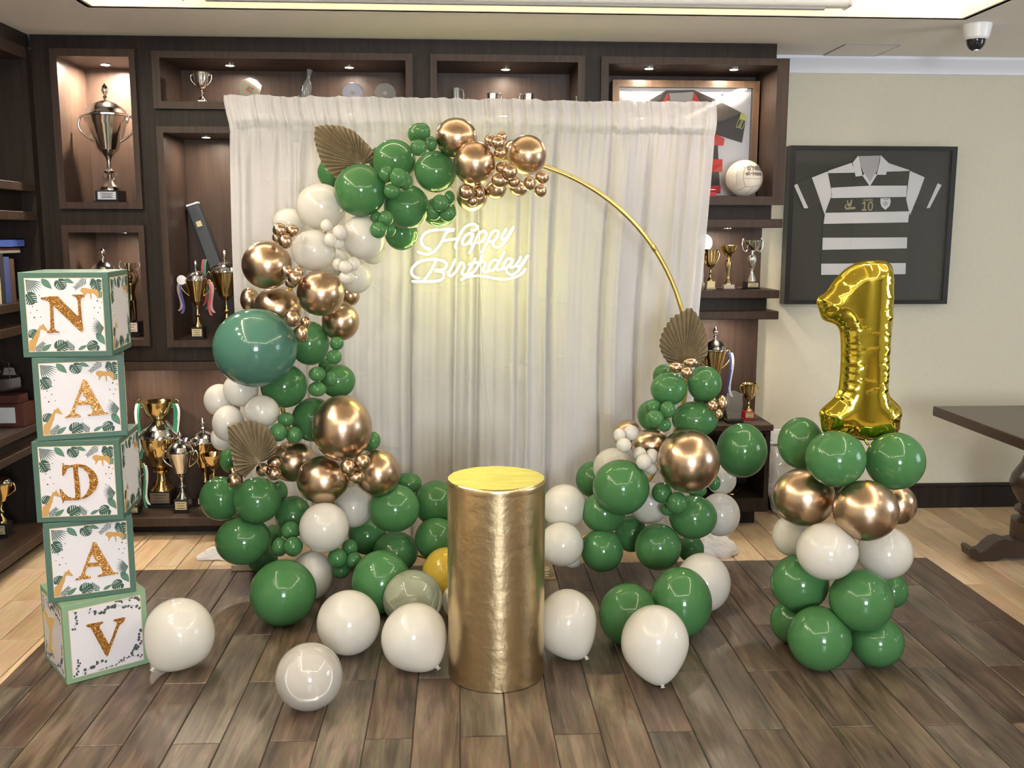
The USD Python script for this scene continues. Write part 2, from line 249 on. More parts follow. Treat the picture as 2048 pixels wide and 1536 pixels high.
# ---------------------------------------------------------------- measured shapes, metres
DATA = json.loads(r'''{"BALLOONS":[[-0.406,4.12,1.736,0.1068,0.1074,"g","big dark green balloon right below the upper fan leaf"],
[-0.275,4.272,1.867,0.0909,0.0886,"g","big dark green balloon right of the upper fan leaf at the arch top"],
[-0.562,4.48,1.827,0.0683,0.0701,"g","dark green balloon half hidden behind the upper fan leaf"],
[-0.222,4.198,1.672,0.0959,0.0935,"g","bright green balloon lit from below, just above left of the neon word Happy"],
[-0.1,4.234,1.82,0.0888,0.087,"g","dark green balloon left of the middle gold balloon at the arch top"],
[-0.256,4.38,1.559,0.0728,0.0725,"g","bright green balloon hanging lowest of the arch top, left of the neon H"],
[-0.172,4.36,1.987,0.0497,0.0462,"g","dark green balloon peeking out behind the topmost green cluster"],
[-0.349,4.46,1.886,0.0537,0.055,"g","dark green balloon behind the edge of the upper fan leaf, mostly covered"],
[-0.088,4.4,1.655,0.0752,0.0655,"g","bright green balloon under the lowest small green cluster of the arch top"],
[-0.149,4.1,1.973,0.0337,0.0327,"g","topmost small dark green balloon of the whole arch"],
[-0.163,4.06,1.904,0.0341,0.0333,"g","small dark green balloon at the front of the topmost green cluster"],
[-0.115,4.16,1.928,0.0252,0.0307,"g","small dark green balloon at the right of the topmost green cluster"],
[-0.243,4.0,1.783,0.035,0.0378,"g","small shiny green balloon at the front of the mid green cluster"],
[-0.294,4.067,1.799,0.0321,0.0336,"g","small dark green balloon at the top left of the mid green cluster"],
[-0.274,4.063,1.731,0.0342,0.0304,"g","small dark green balloon at the bottom of the mid green cluster"],
[-0.219,4.09,1.771,0.0289,0.0353,"g","small dark green balloon at the right of the mid green cluster"],
[-0.298,4.05,1.622,0.0315,0.0313,"g","small dark green balloon at the top of the cluster beside the yellow-lit white balloon"],
[-0.327,4.02,1.574,0.0346,0.0338,"g","small bright green balloon overlapping the yellow-lit white balloon"],
[-0.344,4.12,1.627,0.025,0.0249,"g","small dark green balloon at the back of the cluster beside the yellow-lit white balloon"],
[-0.287,4.1,1.576,0.025,0.029,"g","small dark green balloon at the right of the cluster beside the yellow-lit white balloon"],
[-0.079,4.08,1.684,0.0348,0.0343,"g","small dark green balloon at the front of the cluster above the neon word Happy"],
[-0.047,4.12,1.643,0.0352,0.0348,"g","small lime-lit green balloon at the lower right of the cluster above the neon word"],
[-0.105,4.14,1.649,0.0312,0.0349,"g","small lime-lit green balloon at the lower left of the cluster above the neon word"],
[-0.041,4.18,1.708,0.0231,0.031,"g","small dark green balloon at the back of the cluster above the neon word"],
[-0.583,4.218,1.671,0.1038,0.097,"w","big white balloon below the upper fan leaf"],
[-0.608,4.149,1.49,0.0922,0.0855,"w","big white balloon above right of the big mocha gold one"],
[-0.403,4.166,1.543,0.092,0.0934,"w","big white balloon lit yellow by the neon sign"],
[-0.754,4.42,1.606,0.0708,0.065,"w","white balloon at the left behind the uppermost small gold cluster"],
[-0.453,4.32,1.372,0.0688,0.0722,"w","white balloon lowest of the white section, right of it touching the curtain"],
[-0.389,4.44,1.48,0.0564,0.0572,"w","white balloon peeking out behind the yellow-lit white one"],
[-0.55,4.36,1.437,0.0623,0.0628,"w","white balloon behind the lower small white cluster"],
[-0.52,4.0,1.533,0.0268,0.0283,"w","small white balloon at the front of the upper white cluster"],
[-0.485,4.048,1.564,0.0305,0.032,"w","small white balloon at the right of the upper white cluster"],
[-0.541,4.062,1.592,0.0251,0.0252,"w","small white balloon at the top of the upper white cluster"],
[-0.496,4.09,1.52,0.0227,0.0248,"w","small white balloon at the bottom right of the upper white cluster"],
[-0.466,4.037,1.425,0.0266,0.0268,"w","small white balloon at the front of the lower white cluster"],
[-0.437,4.073,1.437,0.0261,0.0291,"w","small white balloon at the top right of the lower white cluster"],
[-0.463,4.059,1.382,0.0322,0.0277,"w","small white balloon at the bottom of the lower white cluster"],
[-0.502,4.088,1.434,0.0234,0.0264,"w","small white balloon at the left of the lower white cluster"],
[-0.8,4.131,1.43,0.1024,0.0999,"o","big mocha gold chrome balloon highest of the left gold section"],
[-0.575,4.079,1.316,0.0975,0.0941,"o","mocha gold chrome balloon with the yellow glint, right of the left gold section"],
[-0.785,4.26,1.24,0.1031,0.0933,"o","mocha gold chrome balloon wedged above the giant teal balloon"],
[-0.941,4.44,1.264,0.0426,0.0568,"o","mocha gold chrome balloon at the left edge behind the gold section"],
[-0.52,4.276,1.181,0.0814,0.0847,"o","mocha gold chrome balloon right of the elongated small gold cluster"],
[-0.494,4.46,1.282,0.0416,0.0458,"o","mocha gold chrome balloon barely showing below the lowest white balloon"],
[-0.72,4.003,1.573,0.0277,0.0282,"o","small mocha gold balloon at the top left of the highest left-side gold cluster"],
[-0.676,4.04,1.57,0.0281,0.0244,"o","small mocha gold balloon at the top right of the highest left-side gold cluster"],
[-0.696,3.987,1.528,0.0284,0.0288,"o","small mocha gold balloon at the bottom of the highest left-side gold cluster"],
[-0.744,4.07,1.542,0.0188,0.0239,"o","small mocha gold balloon at the back of the highest left-side gold cluster"],
[-0.693,3.98,1.41,0.0252,0.0243,"o","small mocha gold balloon at the left of the quartet between the big left golds"],
[-0.658,4.04,1.402,0.0229,0.0247,"o","small mocha gold balloon at the back right of the quartet between the big left golds"],
[-0.657,3.96,1.382,0.0304,0.0276,"o","small mocha gold balloon at the front of the quartet between the big left golds"],
[-0.683,4.02,1.361,0.0255,0.0205,"o","small mocha gold balloon at the bottom of the quartet between the big left golds"],
[-0.674,3.96,1.221,0.0332,0.034,"o","small mocha gold balloon at the top of the trio beside the giant teal balloon"],
[-0.632,4.02,1.199,0.0203,0.0249,"o","small mocha gold balloon at the right of the trio beside the giant teal balloon"],
[-0.64,3.97,1.159,0.0268,0.0369,"o","small elongated mocha gold balloon at the bottom of the trio beside the giant teal balloon"],
[-0.841,4.035,1.094,0.1701,0.1613,"G","giant teal green balloon on the left of the arch"],
[-0.658,4.29,1.084,0.0854,0.0966,"g","green balloon right of the giant teal balloon"],
[-0.517,4.1,1.104,0.029,0.0286,"g","small green balloon, upper of the pair under the right-hand left-side gold"],
[-0.525,4.07,1.051,0.0321,0.0309,"g","small green balloon, lower of the pair under the right-hand left-side gold"],
[-0.767,4.244,0.903,0.1011,0.0962,"g","green balloon directly below the giant teal balloon"],
[-0.542,4.3,0.915,0.0782,0.0743,"g","green balloon behind the three small greens left of the curtain gap"],
[-0.594,4.05,0.982,0.035,0.0309,"g","small green balloon at the top of the trio below the giant balloon"],
[-0.547,4.102,0.953,0.0275,0.0305,"g","small green balloon at the right of the trio below the giant balloon"],
[-0.597,4.06,0.917,0.0384,0.0318,"g","small green balloon at the bottom of the trio below the giant balloon"],
[-0.599,4.42,0.964,0.0435,0.0372,"g","green balloon in shade behind the small green trio"],
[-0.655,4.3,0.742,0.0935,0.098,"g","green balloon left of the largest gold balloon"],
[-1.052,4.26,0.84,0.0654,0.0708,"w","white balloon at the left edge of the white cluster below the giant balloon"],
[-0.944,4.2,0.894,0.0745,0.0731,"w","white balloon tucked right under the giant teal balloon"],
[-0.837,4.1,0.816,0.0727,0.0692,"w","white balloon at the right front of the cluster below the giant balloon"],
[-0.993,4.16,0.755,0.0675,0.0777,"w","white balloon just above the left fan leaf"],
[-1.072,4.36,0.651,0.0488,0.0588,"w","white balloon behind the left fan leaf, beside the trophies"],
[-0.734,4.08,0.785,0.0344,0.0304,"g","small green balloon at the top of the green trio by the left fan leaf"],
[-0.756,4.02,0.743,0.0371,0.0389,"g","small green balloon at the front left of the green trio by the left fan leaf"],
[-0.698,4.058,0.723,0.0344,0.036,"g","small green balloon at the lower right of the green trio by the left fan leaf"],
[-1.077,4.5,0.515,0.0437,0.0617,"g","dark green balloon showing left of the left fan leaf, near the trophies"],
[-0.75,4.3,0.554,0.1005,0.0922,"o","mocha gold chrome balloon right of the left fan leaf, behind the others"],
[-0.498,4.06,0.751,0.1255,0.138,"o","largest mocha gold chrome balloon of the left side"],
[-0.589,4.1,0.518,0.1116,0.1023,"o","mocha gold chrome balloon above the front white balloon of the left side"],
[-0.359,4.134,0.536,0.0979,0.1026,"o","mocha gold chrome balloon at the right of the left side, nearest the curtain"],
[-0.775,4.02,0.616,0.0317,0.0293,"o","small mocha gold balloon, top right of the gold trio under the left fan leaf"],
[-0.823,4.001,0.589,0.0267,0.0291,"o","small mocha gold balloon at the left of the gold trio under the left fan leaf"],
[-0.773,3.989,0.574,0.0291,0.0274,"o","small mocha gold balloon at the bottom of the gold trio under the left fan leaf"],
[-0.946,4.02,0.538,0.0298,0.0292,"o","small mocha gold balloon sitting on the leftmost green balloon"],
[-0.966,4.1,0.555,0.02,0.0232,"o","small mocha gold balloon peeking out below the tip of the left fan leaf"],
[-0.464,3.939,0.609,0.0332,0.0352,"o","small mocha gold balloon at the left of the trio below the largest gold balloon"],
[-0.406,3.96,0.628,0.0335,0.0322,"o","small mocha gold balloon at the right of the trio below the largest gold balloon"],
[-0.435,3.961,0.564,0.0359,0.0298,"o","small mocha gold balloon at the bottom of the trio below the largest gold balloon"],
[-0.377,4.148,0.677,0.0317,0.0379,"g","small green balloon right of the largest gold balloon"],
[-0.407,4.24,0.644,0.0298,0.0344,"g","small green balloon half hidden behind the largest gold balloon"],
[-0.651,4.5,0.543,0.0287,0.0319,"w","white balloon glimpsed between the three big lower golds"],
[-0.482,4.26,0.35,0.0845,0.0919,"w","white balloon under the rightmost lower gold, behind the front white one"],
[-0.579,4.02,0.331,0.1038,0.1054,"w","white balloon at the front of the left base, below the gold"],
[-1.053,4.22,0.408,0.0921,0.0972,"g","leftmost green balloon of the arch, beside the silver cup"],
[-0.879,4.14,0.42,0.1021,0.0997,"g","green balloon below the gold trio under the left fan leaf"],
[-0.838,4.42,0.379,0.0394,0.0537,"g","dark green balloon behind the one below the left fan leaf"],
[-0.95,4.16,0.234,0.12,0.1061,"g","wide green balloon at the lower left, above the wooden base"],
[-0.755,4.3,0.299,0.0808,0.0925,"g","dark green balloon left of the front white balloon"],
[-0.739,4.12,0.289,0.0412,0.0401,"g","small dark green balloon left of the front white balloon, above a pair"],
[-0.712,4.03,0.246,0.0405,0.0425,"g","small green balloon at the right of the pair below the front white balloon"],
[-0.777,4.07,0.232,0.0326,0.0413,"g","small green balloon at the left of the pair below the front white balloon"],
[-0.882,4.46,0.162,0.0427,0.0497,"g","dark green balloon deep in shade left of the small pair"],
[-0.922,4.405,0.071,0.0702,0.0696,"g","dark green balloon in shade at the bottom left, behind the large front green"],
[-0.647,4.081,0.099,0.091,0.1044,"w","white balloon standing behind the large front green one"],
[-0.527,4.02,0.195,0.0409,0.0425,"g","small green balloon at the left of the trio beside the base white balloon"],
[-0.48,4.086,0.219,0.0333,0.0366,"g","small green balloon at the top of the trio beside the base white balloon"],
[-0.462,4.044,0.178,0.0355,0.0346,"g","small green balloon at the right of the trio beside the base white balloon"],
[-0.519,4.071,0.122,0.0374,0.0348,"g","small dark green balloon at the bottom of the trio beside the base white balloon"],
[-0.292,4.158,0.372,0.1112,0.1043,"g","green balloon below the rightmost lower gold of the left side"],
[-0.246,4.44,0.408,0.0634,0.0507,"g","green balloon peeking out right of the rightmost lower gold"],
[-0.114,4.302,0.352,0.1007,0.102,"g","green balloon high left of the gold pedestal"],
[-0.433,4.36,0.187,0.0872,0.0889,"g","dark green balloon right of the front white balloon, in shade"],
[-0.298,4.26,0.138,0.1025,0.093,"g","dark green balloon low between base white balloon and pedestal"],
[-0.113,4.198,0.218,0.0936,0.0962,"g","green balloon left of the gold pedestal, lower one"],
[-0.716,3.789,0.132,0.1318,0.1315,"g","large light green balloon on the floor at the front of the left base"],
[-0.333,3.896,0.131,0.1225,0.13,"g","large green balloon on the floor behind the greenish clear balloon"],
[-0.423,3.498,0.121,0.118,0.1198,"w","white balloon on the floor, second from the left on the dark boards"],
[-0.505,3.071,0.111,0.1099,0.1098,"p","pearly translucent balloon nearest the camera on the floor"],
[-0.195,3.735,0.116,0.1184,0.1153,"c","greenish clear see-through balloon on the floor left of the pedestal"],
[-0.068,3.993,0.12,0.1018,0.1195,"y","yellow gold balloon half hidden behind the pedestal"],
[-0.17,3.342,0.123,0.118,0.1224,"w","white balloon on the floor just left of the pedestal",[0.087,-0.071,-0.087]],[-0.003,3.799,0.079,0.0775,0.0777,"w","white balloon almost wholly hidden behind the pedestal",[-0.064,-0.047,-0.313]],[0.391,3.425,0.129,0.1104,0.1285,"w","white balloon on the floor just right of the pedestal",[0.061,-0.066,-0.098]],[0.636,3.525,0.12,0.1113,0.1191,"g","green balloon on the floor behind the egg-shaped white balloon, left one"],
[0.854,3.594,0.138,0.1203,0.1368,"g","larger green balloon on the floor behind the egg-shaped white balloon, right one"],
[0.68,3.228,0.134,0.1167,0.1332,"w","egg-shaped white balloon on the floor with its knot pointing down to the camera",[0.012,-0.07,-0.111]],[1.008,3.849,0.123,0.112,0.1219,"w","white balloon on the floor furthest right, behind the larger green"],
[-1.018,3.396,0.13,0.1228,0.1292,"w","big ivory balloon leaning on the lowest letter box",[-0.073,-0.074,-0.094]],[0.911,4.04,1.004,0.0315,0.0247,"o","small oval mocha gold balloon at the left under the right fan leaf"],
[0.979,4.06,1.022,0.0339,0.0224,"o","small oval mocha gold balloon at the right under the right fan leaf"],
[0.948,4.0,0.987,0.0265,0.0253,"o","small mocha gold balloon at the front under the right fan leaf"],
[0.904,4.14,0.895,0.0785,0.0721,"g","green balloon below left of the right fan leaf"],
[0.927,4.36,0.918,0.0494,0.056,"g","green balloon behind the left edge of the right fan leaf"],
[1.068,4.172,0.913,0.0746,0.0786,"g","green balloon below right of the right fan leaf"],
[0.867,4.3,0.75,0.0676,0.07,"g","green balloon behind the small green quartet of the right side"],
[0.88,4.04,0.823,0.0325,0.0369,"g","small green balloon at the upper right of the right-side quartet"],
[0.818,4.0,0.793,0.037,0.0358,"g","small green balloon at the front of the right-side quartet"],
[0.83,4.1,0.823,0.037,0.0342,"g","small dark green balloon at the upper left of the right-side quartet"],
[0.873,4.07,0.752,0.0304,0.0308,"g","small dark green balloon at the bottom of the right-side quartet"],
[1.03,4.168,0.755,0.1012,0.0797,"g","wide green balloon above the big gold of the right side"],
[1.072,4.04,0.838,0.0252,0.0241,"o","small mocha gold balloon at the left of the trio by the shelf"],
[1.12,4.06,0.844,0.0253,0.0347,"o","small mocha gold balloon at the upper right of the trio by the shelf"],
[1.095,4.02,0.805,0.0188,0.0216,"o","small mocha gold balloon at the bottom of the trio by the shelf"],
[1.248,4.18,0.61,0.1103,0.1223,"g","big light green balloon sticking out furthest right of the arch"],
[0.967,4.001,0.607,0.1319,0.136,"o","largest mocha gold chrome balloon of the right side"],
[0.848,4.22,0.633,0.0867,0.0673,"o","mocha gold chrome balloon left of the largest right-side gold"],
[0.772,4.4,0.641,0.067,0.07,"o","mocha gold chrome balloon behind the upper small white cluster of the right side"],
[0.682,4.08,0.705,0.0258,0.0308,"w","small ivory balloon at the left of the upper right-side white cluster"],
[0.736,4.1,0.711,0.034,0.0342,"w","small ivory balloon at the top right of the upper right-side white cluster"],
[0.695,4.04,0.67,0.0328,0.0321,"w","small ivory balloon at the bottom of the upper right-side white cluster"],
[0.767,4.052,0.626,0.0289,0.0339,"w","small ivory balloon at the upper left of the lower right-side white cluster"],
[0.821,4.062,0.616,0.0289,0.0324,"w","small ivory balloon at the upper right of the lower right-side white cluster"],
[0.773,3.99,0.608,0.0332,0.0342,"w","small ivory balloon at the front of the lower right-side white cluster"],
[0.816,4.048,0.563,0.0273,0.0242,"w","small ivory balloon at the bottom of the lower right-side white cluster"],
[0.696,4.303,0.506,0.0941,0.0926,"w","ivory balloon behind the light green front balloon of the right side"],
[0.684,4.027,0.488,0.1213,0.1181,"g","light green balloon at the front of the right side, left of its gold"],
[0.618,4.408,0.427,0.0826,0.0851,"g","green balloon furthest left of the right side, behind the ivory one"],
[0.632,4.173,0.336,0.097,0.0916,"g","green balloon below the light green front balloon of the right side"],
[0.461,4.209,0.354,0.1003,0.1005,"w","ivory balloon right of the pedestal, upper one"],
[0.437,4.08,0.222,0.0954,0.0959,"w","ivory balloon right of the pedestal, lower one"],
[0.512,4.3,0.067,0.0417,0.03,"w","ivory balloon barely showing at the floor right of the pedestal"],
[0.622,4.126,0.177,0.094,0.0955,"g","dark green balloon on the boards right of the ivory pair"],
[0.785,4.32,0.189,0.0737,0.0846,"g","dark green balloon in shade in the middle of the right base"],
[0.865,4.092,0.199,0.1011,0.1024,"g","dark green balloon at the middle front of the right base"],
[1.072,4.34,0.105,0.0617,0.0627,"g","dark green balloon in shade at the lower right of the right base"],
[0.852,4.249,0.355,0.0898,0.0952,"w","white balloon between the light green front balloon and the small dark greens"],
[0.868,4.06,0.453,0.0436,0.0447,"g","small dark green balloon at the left under the largest right-side gold"],
[0.927,4.02,0.418,0.0464,0.0483,"g","small dark green balloon at the front under the largest right-side gold"],
[0.902,4.09,0.371,0.0326,0.0278,"g","small dark green balloon at the bottom of the cluster under the largest right-side gold"],
[1.119,4.14,0.474,0.0261,0.0349,"g","small dark green balloon at the right under the largest right-side gold"],
[1.063,4.22,0.418,0.0435,0.0288,"g","small dark green balloon squeezed below the largest right-side gold"],
[1.028,4.14,0.319,0.1063,0.0963,"g","dark green balloon below the largest right-side gold"],
[1.222,4.4,0.42,0.0694,0.0706,"w","white balloon below the big light green right one, upper of two"],
[1.198,4.32,0.275,0.0925,0.1007,"w","white balloon at the far right of the right base, lower of two"],
[-0.011,4.2,1.957,0.0882,0.0817,"o","big mocha gold chrome balloon, topmost gold of the arch"],
[0.064,4.12,1.846,0.087,0.0905,"o","big mocha gold chrome balloon, middle one of the arch top"],
[0.284,4.16,1.884,0.0824,0.0834,"o","big mocha gold chrome balloon at the right end of the arch top"],
[0.055,4.34,1.723,0.0682,0.067,"o","mocha gold chrome balloon lit yellow from below, above the neon Happy"],
[0.159,4.32,1.751,0.0467,0.0433,"o","mocha gold chrome balloon lit from below, centre of the arch top underside"],
[0.26,4.34,1.756,0.041,0.0352,"o","mocha gold chrome balloon lit from below, right of the arch top underside"],
[0.233,4.4,1.932,0.0362,0.0377,"o","mocha gold chrome balloon in shade left of the right end gold"],
[0.126,4.08,1.936,0.0239,0.024,"o","small mocha gold balloon at the left of the topmost gold cluster"],
[0.176,4.1,1.952,0.0216,0.0225,"o","small mocha gold balloon at the top of the topmost gold cluster"],
[0.157,4.04,1.923,0.0284,0.0276,"o","small mocha gold balloon at the front of the topmost gold cluster"],
[0.169,4.1,1.889,0.0265,0.0234,"o","small mocha gold balloon at the bottom of the topmost gold cluster"],
[0.177,4.1,1.826,0.0265,0.0283,"o","small mocha gold balloon at the upper left of the central arch-top cluster"],
[0.206,4.039,1.809,0.0317,0.0318,"o","small mocha gold balloon at the front of the central arch-top cluster"],
[0.167,4.061,1.775,0.0367,0.0313,"o","small mocha gold balloon at the lower left of the central arch-top cluster"],
[0.224,4.081,1.77,0.0273,0.0252,"o","small mocha gold balloon at the lower right of the central arch-top cluster"],
[0.288,4.069,1.764,0.0256,0.029,"o","small mocha gold balloon at the left of the trio where the bare hoop starts"],
[0.342,4.1,1.79,0.029,0.0268,"o","small mocha gold balloon at the top of the trio where the bare hoop starts"],
[0.334,4.08,1.735,0.0265,0.0261,"o","small mocha gold balloon at the bottom of the trio where the bare hoop starts"],
[0.03,4.08,1.729,0.032,0.0315,"o","small mocha gold balloon at the left of the trio over the yellow-lit gold"],
[0.083,4.12,1.73,0.0227,0.027,"o","small mocha gold balloon at the right of the trio over the yellow-lit gold"],
[0.055,4.1,1.695,0.0218,0.0238,"o","small mocha gold balloon at the bottom of the trio over the yellow-lit gold"],
[1.31,3.62,0.764,0.0853,0.0997,"g","green balloon at the back left of the column top"],
[1.339,3.34,0.767,0.1058,0.101,"g","green balloon at the front left of the column top"],
[1.586,3.4,0.742,0.1047,0.1053,"g","green balloon at the right of the column top"],
[1.274,3.46,0.593,0.1131,0.1082,"o","mocha gold chrome balloon at the left of the column"],
[1.43,3.271,0.595,0.1131,0.1074,"o","mocha gold chrome balloon at the front of the column"],
[1.693,3.58,0.525,0.0681,0.0756,"o","mocha gold chrome balloon at the back right of the column"],
[1.283,3.58,0.407,0.0773,0.081,"w","white balloon at the back left of the column"],
[1.302,3.28,0.444,0.107,0.1015,"w","white balloon at the front of the column"],
[1.588,3.44,0.381,0.1006,0.0978,"w","white balloon at the right of the column"],
[1.274,3.46,0.26,0.1073,0.1048,"g","green balloon at the left of the column, below the white ring"],
[1.432,3.268,0.263,0.1116,0.1118,"g","green balloon at the front of the column, second ring from the floor"],
[1.696,3.6,0.17,0.0633,0.0694,"g","green balloon at the back right of the column, below the white ring"],
[1.27,3.513,0.085,0.0805,0.0849,"g","green balloon at the back left of the column foot"],
[1.29,3.277,0.118,0.1125,0.1155,"g","green balloon at the front of the column foot, nearest the floor"],
